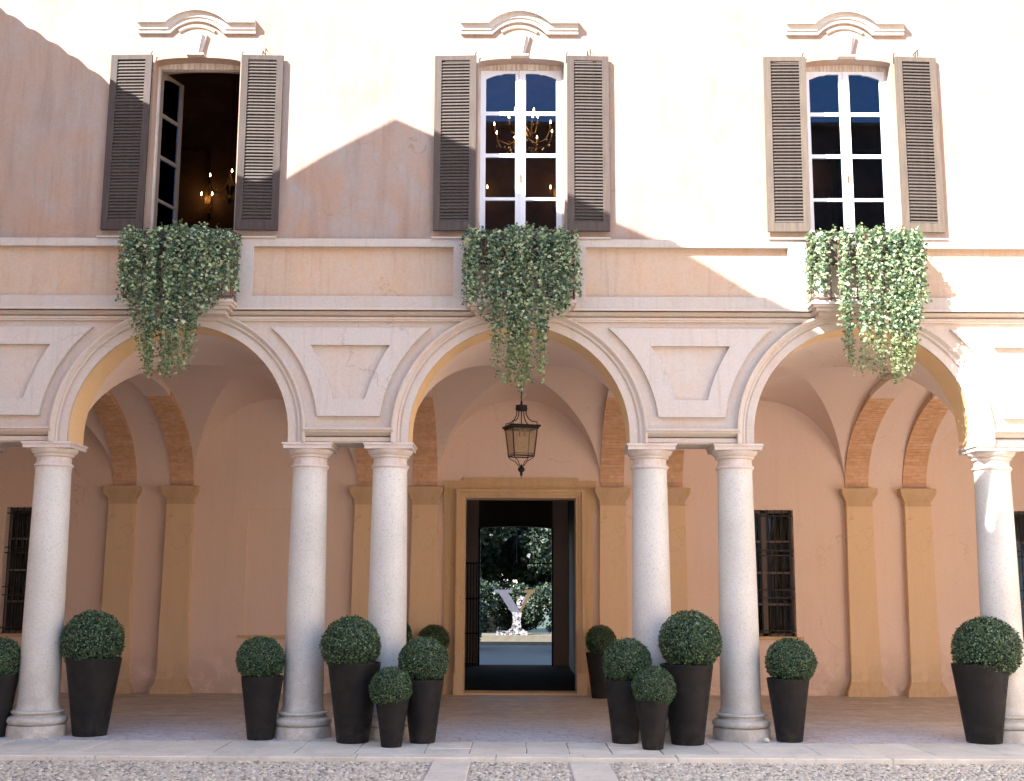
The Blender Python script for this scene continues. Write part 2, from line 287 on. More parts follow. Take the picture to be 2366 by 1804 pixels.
# ------------------------------------------------------------------ mesh helpers
class MB:
    def __init__(s): s.v = []; s.f = []
    def add(s, vs, fs):
        o = len(s.v); s.v.extend([tuple(p) for p in vs]); s.f.extend([tuple(i+o for i in f) for f in fs]); return s
    def box(s, x0, x1, y0, y1, z0, z1):
        return s.add([(x0,y0,z0),(x1,y0,z0),(x1,y1,z0),(x0,y1,z0),(x0,y0,z1),(x1,y0,z1),(x1,y1,z1),(x0,y1,z1)],
                     [(0,3,2,1),(4,5,6,7),(0,1,5,4),(1,2,6,5),(2,3,7,6),(3,0,4,7)])
    def lathe(s, prof, n=32, cx=0, cy=0, cap=True):
        vs = []; fs = []
        for r, z in prof:
            for i in range(n):
                a = 2*pi*i/n; vs.append((cx+r*math.cos(a), cy+r*math.sin(a), z))
        for k in range(len(prof)-1):
            for i in range(n):
                j = (i+1) % n; fs.append((k*n+i, k*n+j, (k+1)*n+j, (k+1)*n+i))
        if cap: fs.append(tuple(range(n-1, -1, -1))); fs.append(tuple((len(prof)-1)*n+i for i in range(n)))
        return s.add(vs, fs)
    def tube(s, pts, r, n=6):
        pts = [Vector(p) for p in pts]; vs = []; fs = []
        for k, p in enumerate(pts):
            d = (pts[min(k+1, len(pts)-1)] - pts[max(k-1, 0)]).normalized()
            a = d.cross(Vector((0, 1, 0)) if abs(d.y) < 0.9 else Vector((1, 0, 0))).normalized(); b = d.cross(a)
            rr = r[k] if isinstance(r, (list, tuple)) else r
            for i in range(n):
                t = 2*pi*i/n; vs.append(p + (a*math.cos(t) + b*math.sin(t))*rr)
        for k in range(len(pts)-1):
            for i in range(n):
                j = (i+1) % n; fs.append((k*n+i, k*n+j, (k+1)*n+j, (k+1)*n+i))
        fs.append(tuple(range(n-1, -1, -1))); fs.append(tuple((len(pts)-1)*n+i for i in range(n)))
        return s.add(vs, fs)
    def prism(s, loop, y0, y1, sides=True, skip=()):
        """loop of (x, z) counter clockwise seen from the front, extruded from y0 (front) to y1"""
        n = len(loop)
        vs = [(x, y0, z) for x, z in loop] + [(x, y1, z) for x, z in loop]
        fs = [tuple(range(n)), tuple(range(2*n-1, n-1, -1))]
        if sides:
            for i in range(n):
                if i in skip: continue
                j = (i+1) % n; fs.append((i, i+n, j+n, j))
        return s.add(vs, fs)
    def sweep(s, path, normals, prof, closed=False, caps=True):
        """path [(x,z)] with normals [(nx,nz)]; prof [(n, y)]"""
        vs = []; fs = []; m = len(prof)
        for (x, z), (nx, nz) in zip(path, normals):
            for o, y in prof: vs.append((x+nx*o, y, z+nz*o))
        for k in range(len(path)-1):
            for i in range(m if closed else m-1):
                j = (i+1) % m; fs.append((k*m+i, k*m+j, (k+1)*m+j, (k+1)*m+i))
        if caps and closed:
            fs.append(tuple(range(m-1, -1, -1))); fs.append(tuple((len(path)-1)*m+i for i in range(m)))
        return s.add(vs, fs)
    def build(s, name, mat, parent=None, smooth=None, loc=(0, 0, 0), kind=None, recalc=True):
        me = bpy.data.meshes.new(name); me.from_pydata(s.v, [], s.f); me.validate()
        if recalc:
            import bmesh
            bm = bmesh.new(); bm.from_mesh(me); bmesh.ops.recalc_face_normals(bm, faces=bm.faces); bm.to_mesh(me); bm.free()
        me.materials.append(M_[mat] if isinstance(mat, str) else mat)
        if smooth is not None:
            me.shade_smooth(); me.set_sharp_from_angle(angle=math.radians(smooth))
        o = bpy.data.objects.new(name, me); COL.objects.link(o); o.location = loc
        if parent is not None: o.parent = parent
        if kind: o['kind'] = kind
        return o
def tag(o, label=None, cat=None, group=None, kind=None):
    if label: o['label'] = label
    if cat: o['category'] = cat
    if group: o['group'] = group
    if kind: o['kind'] = kind
    return o
def empty(name, loc=(0, 0, 0), label=None, cat=None, group=None, rz=0, parent=None):
    o = bpy.data.objects.new(name, None); COL.objects.link(o); o.location = loc; o.rotation_euler = (0, 0, rz)
    o.empty_display_size = 0.1
    if parent is not None: o.parent = parent
    return tag(o, label, cat, group)
def inst(o, parent, loc, name=None, rot=None):
    c = o.copy(); COL.objects.link(c); c.parent = parent; c.location = loc
    if rot is not None: c.rotation_euler = rot
    if name: c.name = name
    return c
def copy_tree(o, parent=None):
    c = o.copy(); COL.objects.link(c); c.parent = parent
    for ch in list(o.children): copy_tree(ch, c)
    return c

# ------------------------------------------------------------------ ground
FRONT = -1.785
g = MB(); g.add([(-400, -400, -0.075), (400, -400, -0.075), (400, 600, -0.075), (-400, 600, -0.075)], [(0, 1, 2, 3)])
gr = g.build('ground', 'grit', recalc=False); tag(gr, kind='structure')
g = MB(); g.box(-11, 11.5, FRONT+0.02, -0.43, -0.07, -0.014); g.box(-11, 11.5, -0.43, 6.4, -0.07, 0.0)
pf = g.build('porch_floor', 'porch_floor', kind='structure')
pv = MB().box(-11, 11.5, FRONT+0.03, -0.435, -0.012, -0.010).build('pavement', 'dark_gap', kind='structure')

# paving slabs: an edge course, a wide course, and the two wheel strips across the pebbles
def slab(x0, x1, y0, y1, mat, z=0.0, t=0.06):
    j = 0.004; b = 0.008
    x0 += j; x1 -= j; y0 += j; y1 -= j
    dz = random.uniform(-0.003, 0.003); m = MB()
    a = [random.uniform(-.004, .004) for _ in range(8)]
    lo = [(x0+a[0], y0, z-t), (x1+a[1], y0, z-t), (x1+a[2], y1, z-t), (x0+a[3], y1, z-t)]
    mi = [(p[0], p[1], z+dz-b) for p in lo]
    hi = [(x0+a[0]+b, y0+b, z+dz), (x1+a[1]-b, y0+b, z+dz), (x1+a[2]-b, y1-b, z+dz), (x0+a[3]+b, y1-b, z+dz)]
    m.add(lo+mi+hi, [(0,1,5,4),(1,2,6,5),(2,3,7,6),(3,0,4,7),(4,5,9,8),(5,6,10,9),(6,7,11,10),(7,4,8,11),(8,9,10,11)])
    return m.build('paving_slab', mat, pv, recalc=False)
x = -9.6
while x < 9.8:
    L = random.uniform(0.9, 1.6); slab(x, x+L, FRONT, FRONT+0.30, 'curb', 0.004); x += L
x = -9.6
while x < 9.8:
    L = random.uniform(0.38, 0.85)
    if random.random() < 0.4:
        ym = random.uniform(-1.05, -0.8); slab(x, x+L, FRONT+0.30, ym, 'slab'); slab(x, x+L, ym, -0.44, 'slab')
    else: slab(x, x+L, FRONT+0.30, random.choice((-0.44, -0.42)), 'slab')
    x += L
for (xa, xb) in ((-0.96, -0.545), (0.505, 0.935)):
    y = FRONT
    while y > -9:
        L = random.uniform(0.9, 1.5); slab(xa, xb, y-L, y, 'curb', -0.030, 0.04); y -= L
# pebbles, set by hand in grit: one mesh, real stones
def pebbles():
    vs = []; fs = []; n = 6; o = 0
    sp = 0.052
    y = FRONT-0.03; row = 0
    while y > -6.2:
        xx = -8.6 + (sp/2 if row % 2 else 0)
        while xx < 8.6:
            px = xx+random.uniform(-.014, .014); py = y+random.uniform(-.014, .014)
            if not (-0.985 < px < -0.52 or 0.48 < px < 0.96):
                r = random.uniform(0.017, 0.031); e = random.uniform(0.65, 1.0); a0 = random.uniform(0, pi); h = random.uniform(.010, .022)
                ca, sa = math.cos(a0), math.sin(a0); zb = -0.062
                for k, (rr, zz) in enumerate(((1.0, 0.0), (0.78, 0.7))):
                    for i in range(n):
                        t = 2*pi*i/n; u = r*rr*math.cos(t); v = r*rr*e*math.sin(t)
                        vs.append((px+u*ca-v*sa, py+u*sa+v*ca, zb+0.008+h*zz))
                vs.append((px, py, zb+0.008+h))
                for i in range(n):
                    j = (i+1) % n; fs.append((o+i, o+j, o+n+j, o+n+i)); fs.append((o+n+i, o+n+j, o+2*n))
                o += 2*n+1
            xx += sp
        y -= sp*0.9; row += 1
    m = MB(); m.v = vs; m.f = fs
    return m.build('pebble_paving', 'pebble', recalc=False, smooth=60, kind='stuff')
pb = pebbles(); tag(pb, 'river pebbles set close together in the courtyard in front of the slabs', 'pebbles')
MB().box(-8.8, 8.8, -6.4, FRONT-0.002, -0.074, -0.056).build('pebble_bed', 'grit', kind='structure')

# ------------------------------------------------------------------ the arcaded building
P = 4.30
B = empty('arcaded_building', (0, 0, 0), 'peach rendered palazzo with an arcade of paired columns and shuttered windows above', 'building')
BAYS = [-2, -1, 0, 1, 2]
ACX = {-2: -8.60, -1: -4.30, 0: -0.033, 1: 4.28, 2: 8.58}
R0, SC, SPR = 1.38, 3.70, 3.585      # arch radius, centre height, underside of the wall
TOPZ = 5.16
def archpts(c, r, n=40, z0=SPR, z1=None):
    pts = [(c-r, z0)]
    pts += [(c+r*math.cos(a), SC+r*math.sin(a)) for a in np.linspace(pi, 0, n)]
    pts.append((c+r, z0)); return pts
for k in BAYS:
    c = ACX[k]
    xl = (ACX[k-1]+c)/2 if k-1 in ACX else c-P/2
    xr = (ACX[k+1]+c)/2 if k+1 in ACX else c+P/2
    ap = archpts(c, R0)
    loop = [(xl, SPR)] + ap + [(xr, SPR), (xr, TOPZ), (xl, TOPZ)]
    m = MB(); m.prism(loop, -0.25, 0.30, skip=(len(loop)-2,) if True else ())
    # split material: faces then the intrados liner
    m.build('arcade_wall', 'arch', B, smooth=25)
    # golden intrados lining 2 mm proud
    li = archpts(c, R0-0.002); lin = MB(); n = len(li)
    lin.add([(x, -0.235, z) for x, z in li]+[(x, 0.30, z) for x, z in li], [(i, i+1, i+1+n, i+n) for i in range(n-1)])
    lin.build('arch_soffit', 'ochre', B, smooth=30)
    # archivolt: flat fascia, groove, ogee
    path = archpts(c, 1.0, 56); nor = []
    pth = []
    for i, (x, z) in enumerate(path):
        if i == 0: nor.append((-1, 0)); pth.append((c, z))
        elif i == len(path)-1: nor.append((1, 0)); pth.append((c, z))
        else: nor.append((x-c, z-SC)); pth.append((c, SC))
    prof = [(R0, -0.24), (R0, -0.272), (1.475, -0.272), (1.48, -0.262), (1.495, -0.262), (1.50, -0.285), (1.515, -0.295), (1.53, -0.288), (1.545, -0.300), (1.56, -0.325), (1.575, -0.335), (1.595, -0.335), (1.60, -0.318), (1.60, -0.24)]
    m = MB(); m.sweep(pth, nor, prof); m.build('archivolt', 'arch', B, smooth=28)
# bottom mouldings and panels between the arches
def loft(outer, inner, ya, yb):
    n = len(outer); vs = [(x, ya, z) for x, z in outer]+[(x, yb, z) for x, z in inner]
    return vs, [(i, (i+1) % n, n+(i+1) % n, n+i) for i in range(n)]
ks = sorted(ACX)
for a, b in zip(ks[:-1], ks[1:]):
    ca, cb = ACX[a], ACX[b]
    xa, xb = ca+1.59, cb-1.59
    m = MB()
    pr = [(3.60, -0.24), (3.60, -0.272), (3.655, -0.272), (3.658, -0.250), (3.668, -0.250), (3.69, -0.290), (3.71, -0.330), (3.735, -0.345), (3.738, -0.365), (3.765, -0.365), (3.77, -0.318), (3.77, -0.24)]
    vs = []; nn = len(pr)
    for e, s in ((xa, 1), (xb, -1)):
        for z, y in pr: vs.append((e - s*0.10*max(0, 1-(z-3.60)/0.17)*0.9, y, z))
    m.add(vs, [(i, i+1, nn+i+1, nn+i) for i in range(nn-1)]); m.build('spandrel_base_moulding', 'arch', B, smooth=28)
    # raised panel bounded by the two arches
    zt, zb, r = 5.045, 3.915, 1.755
    def curve(c, sgn, z0, z1, n, rr, sh=0):
        return [(c+sgn*math.sqrt(max(rr*rr-(z-SC)**2, 0)), z) for z in np.linspace(z0, z1, n)]
    nL = 14; nT = 6
    L = curve(ca, 1, zt, zb, nL, r); Rr = curve(cb, -1, zb, zt, nL, r)
    def seg(p, q, n): return [(p[0]+(q[0]-p[0])*i/n, p[1]+(q[1]-p[1])*i/n) for i in range(1, n)]
    outer = L + seg(L[-1], Rr[0], nT) + Rr + seg(Rr[-1], L[0], nT)
    cx = (ca+cb)/2; s = 0.5
    def icurve(side, z0, z1, n):
        out = []
        for z in np.linspace(z0, z1, n):
            t = (z-4.13)/(4.82-4.13); hw = 0.205+0.295*(0.55*t+0.45*t*t); out.append((cx+side*hw, z))
        return out
    iL = icurve(-1, 4.82, 4.13, nL); iR = icurve(1, 4.13, 4.82, nL)
    inner = iL + seg(iL[-1], iR[0], nT) + iR + seg(iR[-1], iL[0], nT)
    inn2 = [(cx+(x-cx)*0.985, 4.475+(z-4.475)*0.985) for x, z in inner]
    m = MB()
    v, f = loft(outer, outer, -0.24, -0.310); m.add(v, f)
    o2 = [(x, z) for x, z in outer]
    v, f = loft(outer, inner, -0.310, -0.310); m.add(v, f)
    v, f = loft(inner, inn2, -0.310, -0.2535); m.add(v, f)
    m.build('spandrel_panel', 'spandrel', B, smooth=25)
    m = MB(); m.add([(x, -0.2525, z) for x, z in inn2], [tuple(range(len(inn2)))]); m.build('spandrel_inset', 'arch', B)
# cornice between the arcade and the belt
prof = [(5.130, -0.24), (5.130, -0.292), (5.150, -0.294), (5.152, -0.306), (5.180, -0.308), (5.188, -0.255), (5.200, -0.255), (5.203, -0.300), (5.212, -0.318), (5.228, -0.345), (5.236, -0.372), (5.238, -0.378), (5.256, -0.300), (5.262, -0.300), (5.255, -0.395), (5.285, -0.395), (5.295, -0.36)]
m = MB(); vs = []
for X in (-10.75, 10.75):
    for z, y in prof: vs.append((X, y, z))
nn = len(prof); m.add(vs, [(i, i+1, nn+i+1, nn+i) for i in range(nn-1)]); m.build('cornice', 'arch', B, smooth=28)
WCX = {-2: -8.58, -1: -4.28, 0: -0.02, 1: 4.27, 2: 8.56}
m = MB(); m.box(-10.75, 10.75, -0.38, 0.2, 5.287, 5.436); m.box(-10.75, 10.75, -0.38, 0.2, 6.083, 6.186)
for k in WCX: m.box(WCX[k]*0.9913-0.855, WCX[k]*0.9913+0.825, -0.38, 0.2, 5.436, 6.083)
m.build('belt_course', 'trim', B)
m = MB(); m.box(-10.75, 10.75, -0.305, 0.1, 5.42, 6.10); m.build('belt_panel_wall', 'belt', B)
m = MB(); m.box(-10.75, 10.75, -0.24, 0.25, 5.16, 5.31); m.build('frieze_core', 'arch', B)
# upper wall with window openings
ZT = 11.2; OW = 0.565; OB = 6.184
for k in BAYS:
    c = WCX[k]; xl = (WCX[k-1]+c)/2 if k-1 in WCX else -10.75
    xr = (WCX[k+1]+c)/2 if k+1 in WCX else 10.75
    arc = [(c+OW*math.cos(a)*1.0, 8.625+0.062*math.sin(a)) for a in np.linspace(0, pi, 17)]
    loop = [(xl, OB), (c-OW, OB)] + arc[::-1] + [(c+OW, OB), (xr, OB), (xr, ZT), (xl, ZT)]
    MB().prism(loop, -0.25, 0.22).build('upper_wall', 'upper', B, smooth=30)
MB().box(-11.3, 11.3, -0.9, 14.8, 11.2, 11.45).build('eaves_slab', 'trim', B)
MB().box(-11.4, 11.4, -1.0, 14.9, 11.45, 11.6).build('roof', 'tile', B)
# rest of the mass: side walls, back wall of the house
m = MB(); m.box(-11.05, -10.75, -0.25, 14.1, 0, 11.2); m.box(10.75, 11.05, -0.25, 14.1, 0, 11.2)
m.box(-10.75, -0.945, 13.80, 14.1, 0, 11.2); m.box(0.82, 10.75, 13.80, 14.1, 0, 11.2)
m.build('outer_wall', 'wing', B)
arc = [(-0.0625+0.8825*math.cos(a), 3.19+0.07*math.sin(a)) for a in np.linspace(0, pi, 13)]
m = MB(); m.prism([(-0.945, 3.19)] + arc[::-1][1:-1] + [(0.82, 3.19), (0.82, 11.2), (-0.945, 11.2)], 13.80, 14.1); m.build('garden_lintel', 'corridor', B)

# ------------------------------------------------------------------ columns
def make_column(x):
    e = empty('column', (x, 0, 0), parent=B)
    sh = [(0.262, 0.31), (0.262, 0.325), (0.248, 0.36)]
    for i in range(13):
        t = i/12; sh.append((0.246-0.029*t**1.5, 0.40+(3.20-0.40)*t))
    sh += [(0.217, 3.25), (0.224, 3.285)]
    MB().lathe(sh, 48).build('shaft', 'granite', e, smooth=35)
    ba = [(0.352, 0.0), (0.350, 0.10), (0.344, 0.135), (0.325, 0.140)]
    for i in range(9):
        a = -pi/2+pi*i/8; ba.append((0.315+0.040*math.cos(a)-0.0, 0.190+0.046*math.sin(a)))
    ba += [(0.300, 0.240), (0.284, 0.250), (0.280, 0.262), (0.286, 0.272)]
    for i in range(7):
        a = -pi/2+pi*i/6; ba.append((0.290+0.022*math.cos(a), 0.290+0.018*math.sin(a)))
    ba += [(0.268, 0.312)]
    MB().lathe(ba, 48).build('base', 'granite', e, smooth=35)
    ca = [(0.222, 3.280), (0.236, 3.290), (0.242, 3.303), (0.236, 3.317), (0.224, 3.323), (0.224, 3.333), (0.212, 3.340), (0.211, 3.405), (0.226, 3.412), (0.240, 3.420), (0.243, 3.432), (0.236, 3.440), (0.250, 3.448), (0.272, 3.468), (0.285, 3.492), (0.288, 3.508), (0.285, 3.512)]
    c = MB(); c.lathe(ca, 40)
    for h, z0, z1 in ((0.296, 3.512, 3.553), (0.303, 3.553, 3.562), (0.312, 3.562, 3.5855)):
        c.box(-h, h, -h, h+0.0, z0, z1)
    c.build('capital', 'granite_cap', e, smooth=30)
    return e
c0 = make_column(-6.967)
for x in (-10.2, -5.925, -2.674, -1.662, 1.62, 2.697, 5.945, 6.967, 10.2):
    o = copy_tree(c0, B); o.location = (x, 0, 0)

# ------------------------------------------------------------------ porch: back wall, pilasters, vaults, brick arches
BW = 6.05
ops = {-2: ('win', -9.03, -8.1, 0.99, 3.175), -1: ('niche', -4.775, -3.85, 0.985, 3.145), 0: ('door', -0.955, 0.985, 0.0, 3.36), 1: ('win', 3.80, 4.80, 0.99, 3.175), 2: ('win', 8.1, 9.1, .99, 3.175)}
m = MB(); xs = -10.75
for k in BAYS:
    if k not in ops: continue
    kind, a, b, z0, z1 = ops[k]
    m.box(xs, a, BW, 6.50, 0, 5.6); m.box(a, b, BW, 6.50, z1, 5.6)
    if z0 > 0: m.box(a, b, BW, 6.50, 0, z0)
    if kind == 'niche': m.box(a, b, BW+0.055, 6.5, z0, z1)
    xs = b
m.box(xs, 10.75, BW, 6.50, 0, 5.6); m.build('porch_back_wall', 'porch', B)
MB().box(-4.87, -3.75, BW-0.07, BW, 0.93, 0.985).build('blind_panel_sill', 'capstone', B)
MB().box(-10.75, 10.75, 0.30, 6.4, 5.50, 5.60).build('porch_slab', 'vault', B)
YC, BH, HV, SV = 3.175, 2.875, 1.535, 3.58
def vault_bay(cx):
    n = 26; th = np.linspace(-pi/2, pi/2, 2*n+1); u = np.sin(th)
    vs = []; fs = []; W = 2*n+1
    for j in range(W):
        for i in range(W):
            mm = min(abs(u[i]), abs(u[j])); vs.append((cx+1.447*u[i], YC+BH*u[j], SV+HV*math.sqrt(max(0, 1-mm*mm))))
    for j in range(W-1):
        for i in range(W-1):
            a, b, c, d = j*W+i, j*W+i+1, (j+1)*W+i+1, (j+1)*W+i
            same = (i < n) == (j < n)
            if same: fs += [(a, b, c), (a, c, d)]
            else: fs += [(a, b, d), (b, c, d)]
    m = MB(); m.add(vs, fs); return m.build('vault', 'vault', B, smooth=11, recalc=False)
for k in BAYS: vault_bay(k*P-0.015)
def strip_vault(x0, x1, h, z0, mat, name, n=48, y0=YC-BH, y1=YC+BH):
    vs = []; fs = []
    for i, a in enumerate(np.linspace(pi, 0, n+1)):
        y = YC+BH*math.cos(a); z = SV+h*math.sin(a)
        vs += [(x0, y, z), (x1, y, z)]
    for i in range(n): fs.append((2*i, 2*i+1, 2*i+3, 2*i+2))
    m = MB(); m.add(vs, fs); return m.build(name, mat, B, smooth=30, recalc=False)
def brick_arch(cx, w=0.41, h=1.44):
    # rib body with thickness, plus bricks proud of the mortar on the soffit up to the plastered crown
    x0, x1 = cx-w/2, cx+w/2; n = 60; m = MB(); vs = []; fs = []
    A = np.linspace(pi, 0, n+1)
    for a in A:
        y = YC+(BH-0.02)*math.cos(a); z = SV+h*math.sin(a)
        yo = YC+(BH+0.05)*math.cos(a); zo = SV+(h+0.16)*math.sin(a)
        vs += [(x0, y, z), (x1, y, z), (x0, yo, zo), (x1, yo, zo)]
    for i in range(n):
        o = 4*i; p = o+4
        fs += [(o, o+1, p+1, p), (o, p, p+2, o+2), (o+1, o+3, p+3, p+1)]
    m.add(vs, fs); rib = m.build('transverse_arch', 'mortar', B, smooth=20)
    # crown plaster liner
    cr_ = MB(); vs = []; fs = []; AA = np.linspace(pi*0.63, pi*0.37, 20)
    for a in AA:
        y = YC+(BH-0.02)*math.cos(a); z = SV+h*math.sin(a)-0.012
        vs += [(x0-.003, y, z), (x1+.003, y, z), (x0-.003, y, z+.10), (x1+.003, y, z+.10)]
    for i in range(19):
        o = 4*i; p = o+4; fs += [(o, o+1, p+1, p), (o, p, p+2, o+2), (o+1, o+3, p+3, p+1)]
    fs += [(0, 1, 3, 2), (76, 77, 79, 78)]
    cr_.add(vs, fs); cr_.build('plastered_crown', 'vault', rib, smooth=20)
    # bricks
    b = MB(); arc = [0.0]; pts = [(YC+(BH-0.02)*math.cos(a), SV+h*math.sin(a)) for a in np.linspace(pi, 0, 800)]
    for p, q in zip(pts[:-1], pts[1:]): arc.append(arc[-1]+math.hypot(q[0]-p[0], q[1]-p[1]))
    total = arc[-1]; pitch = 0.066; s = 0.004; row = 0
    ya = np.array([p[0] for p in pts]); za = np.array([p[1] for p in pts]); sa_ = np.array(arc)
    yl, yr = YC+(BH-.02)*math.cos(pi*0.63), YC+(BH-.02)*math.cos(pi*0.37)
    while s+pitch < total:
        s0, s1 = s, s+pitch-0.011
        P0 = (np.interp(s0, sa_, ya), np.interp(s0, sa_, za)); P1 = (np.interp(s1, sa_, ya), np.interp(s1, sa_, za))
        if not (yl < P0[0] < yr or yl < P1[0] < yr):
            ny = YC-(P0[0]+P1[0])/2; nz = SV-(P0[1]+P1[1])/2; ny /= BH**2; nz /= h**2
            L = math.hypot(ny, nz); ny, nz = ny/L, nz/L
            cuts = [x0, x0+0.26, x1] if row % 2 else [x0, x0+0.15, x1]
            for q0, q1 in zip(cuts[:-1], cuts[1:]):
                xa, xb = q0+(0.004 if q0 > x0 else -0.002), q1-(0.004 if q1 < x1 else -0.002); d = random.uniform(0.006, 0.010)
                vs = []
                for dd_ in (-0.02, d):
                    for (X, PP) in ((xa, P0), (xb, P0), (xb, P1), (xa, P1)): vs.append((X, PP[0]+ny*dd_, PP[1]+nz*dd_))
                b.add(vs, [(4,5,6,7),(0,1,5,4),(1,2,6,5),(2,3,7,6),(3,0,4,7)])
        s += pitch; row += 1
    b.build('brick_courses', 'brick', rib, kind='stuff')
    return rib
PILX = []
for k in (-2, -1, 0, 1):
    mid = (k+0.5)*P; PILX += [mid-0.525, mid+0.525]
PILX = [-5.955, -4.95+2.31, -1.655, 1.63, 2.69, 5.935]
PILX = [-6.97, -5.955, -2.66, -1.655, 1.63, 2.665, 5.935, 6.955]
for x in PILX: brick_arch(x)
for a, b in ((-6.97, -5.955), (-2.66, -1.655), (1.63, 2.665), (5.935, 6.955)):
    strip_vault(a+0.2, b-0.2, HV+0.02, 0, 'vault', 'narrow_vault')
def make_pilaster(x):
    e = empty('pilaster', (x, BW, 0), parent=B); d = -0.13
    m = MB(); m.add([(-.255, d, .24), (.255, d, .24), (.255, 0, .24), (-.255, 0, .24), (-.222, d, 3.27), (.222, d, 3.27), (.222, 0, 3.27), (-.222, 0, 3.27)],
                    [(0,3,2,1),(4,5,6,7),(0,1,5,4),(1,2,6,5),(3,0,4,7)]); m.build('shaft', 'pilaster', e)
    m = MB()
    for hw, z0, z1 in ((0.235, 3.235, 3.26), (0.225, 3.26, 3.325), (0.245, 3.325, 3.355), (0.262, 3.355, 3.385), (0.282, 3.385, 3.42), (0.300, 3.42, 3.455), (0.312, 3.455, 3.54)):
        m.box(-hw, hw, d-(hw-.222), 0, z0, z1)
    m.build('capital', 'capstone', e)
    m = MB()
    for hw, z0, z1 in ((0.345, 0, 0.085), (0.325, 0.085, 0.135), (0.300, .135, .175), (0.275, .175, .245)):
        m.box(-hw, hw, d-(hw-.25), 0, z0, z1)
    m.build('base', 'capstone', e); return e
p0 = make_pilaster(PILX[0])
for x in PILX[1:]:
    o = copy_tree(p0, B); o.location = (x, BW, 0)
# wall strip behind the arches above the pilasters
# door surround
ds = empty('door_surround', (0, 0, 0), parent=B)
m = MB(); yo = BW-0.055
m.box(-1.31, -0.955, yo, BW, 0, 3.095); m.box(-1.33, -0.955, yo, BW, 3.095, 3.36); m.box(0.985, 1.275, yo, BW, 0, 3.095); m.box(0.985, 1.345, yo, BW, 3.095, 3.36)
m.box(-1.33, 1.345, yo, BW, 3.36, 3.665); m.box(-1.0, 1.03, yo, BW, 3.665, 3.715)
m.build('surround', 'doorstone', ds)
m = MB(); 
for (a, b, y) in ((0.0, 0.045, BW-0.10), (0.045, 0.10, BW-0.13), (0.10, 0.150, BW-0.17)):
    m.box(-0.955-b, -0.955-a, y, BW-.05, 0.37 if True else 0, 3.36+b); m.box(0.985+a, 0.985+b, y, BW-.05, 0.37, 3.36+b)
    m.box(-0.955-a, 0.985+a, y, BW-.05, 3.36+a, 3.36+b)
m.build('moulded_frame', 'doorstone', ds)
for a_, b_ in ((-1.125, -0.955), (0.985, 1.155)): MB().box(a_, b_, BW-0.185, BW-.05, 0, 0.37).build('jamb_block', 'doorstone', ds)
MB().box(-1.0, 1.03, BW-0.12, 6.5, 0.0, 0.028).build('threshold', 'doorstone', ds)

# grilled windows in the back wall
def grille_window(a, b, z0, z1):
    e = empty('grilled_window', (0, 0, 0), parent=B)
    y = BW+0.05
    MB().box(a-0.11, b+0.11, BW-0.05, BW+.02, z0-0.055, z0).build('sill', 'capstone', e)
    m = MB(); fw = 0.05; m.box(a, a+fw, y+.12, y+.17, z0, z1); m.box(b-fw, b, y+.12, y+.17, z0, z1); m.box(a, b, y+.12, y+.17, z1-fw, z1); m.box(a, b, y+.12, y+.17, z0, z0+fw)
    mid = (a+b)/2; m.box(mid-.05, mid+.05, y+.12, y+.17, z0, z1)
    for zz in (0.25, 0.5, 0.75): m.box(a, b, y+.125, y+.165, z0+(z1-z0)*zz-.018, z0+(z1-z0)*zz+.018)
    m.build('window_frame', 'brown_wood', e)
    for s0, s1 in ((a+fw, mid-.05), (mid+.05, b-fw)):
        for i in range(4):
            zz0 = z0+(z1-z0)*i/4+.02; zz1 = z0+(z1-z0)*(i+1)/4-.02
            MB().box(s0, s1, y+.143, y+.147, zz0, zz1).build('pane', 'glass', e)
    # pleated curtain behind
    m = MB(); n = 60; vs = []; fs = []
    for i in range(n+1):
        xx = a+(b-a)*i/n; yy = y+.26+.03*math.sin(i*1.7); vs += [(xx, yy, z0), (xx, yy, z1)]
    for i in range(n): fs.append((2*i, 2*i+2, 2*i+3, 2*i+1))
    m.add(vs, fs); m.build('curtain', 'curtain', e, smooth=60, recalc=False)
    g = MB(); nb = 8
    for i in range(nb):
        xx = a+(b-a)*(i+0.5)/nb; g.tube([(xx, y, z0), (xx, y, z1)], 0.009, 6)
    for zz in (z0+.10, z0+.66, z0+.80, z0+1.39, z0+1.48, z0+2.08):
        g.box(a, b, y-.006, y+.006, zz-.010, zz+.010)
    g.build('iron_grille', 'iron', e); return e
for k, v in ops.items():
    if v[0] == 'win': grille_window(*v[1:])

# ------------------------------------------------------------------ passage through the house
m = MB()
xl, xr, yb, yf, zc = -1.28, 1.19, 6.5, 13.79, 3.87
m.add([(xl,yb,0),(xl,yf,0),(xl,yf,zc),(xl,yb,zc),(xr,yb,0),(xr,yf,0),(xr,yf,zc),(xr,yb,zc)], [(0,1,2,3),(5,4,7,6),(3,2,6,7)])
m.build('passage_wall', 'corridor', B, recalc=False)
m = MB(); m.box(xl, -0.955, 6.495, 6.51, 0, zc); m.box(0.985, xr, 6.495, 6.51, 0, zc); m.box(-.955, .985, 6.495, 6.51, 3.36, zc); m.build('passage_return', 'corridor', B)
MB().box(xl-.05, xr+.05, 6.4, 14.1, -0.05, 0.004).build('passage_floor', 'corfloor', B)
MB().box(1.12, 1.185, 7.6, 9.2, 0.01, 2.75).build('side_door', 'darkdoor', B)

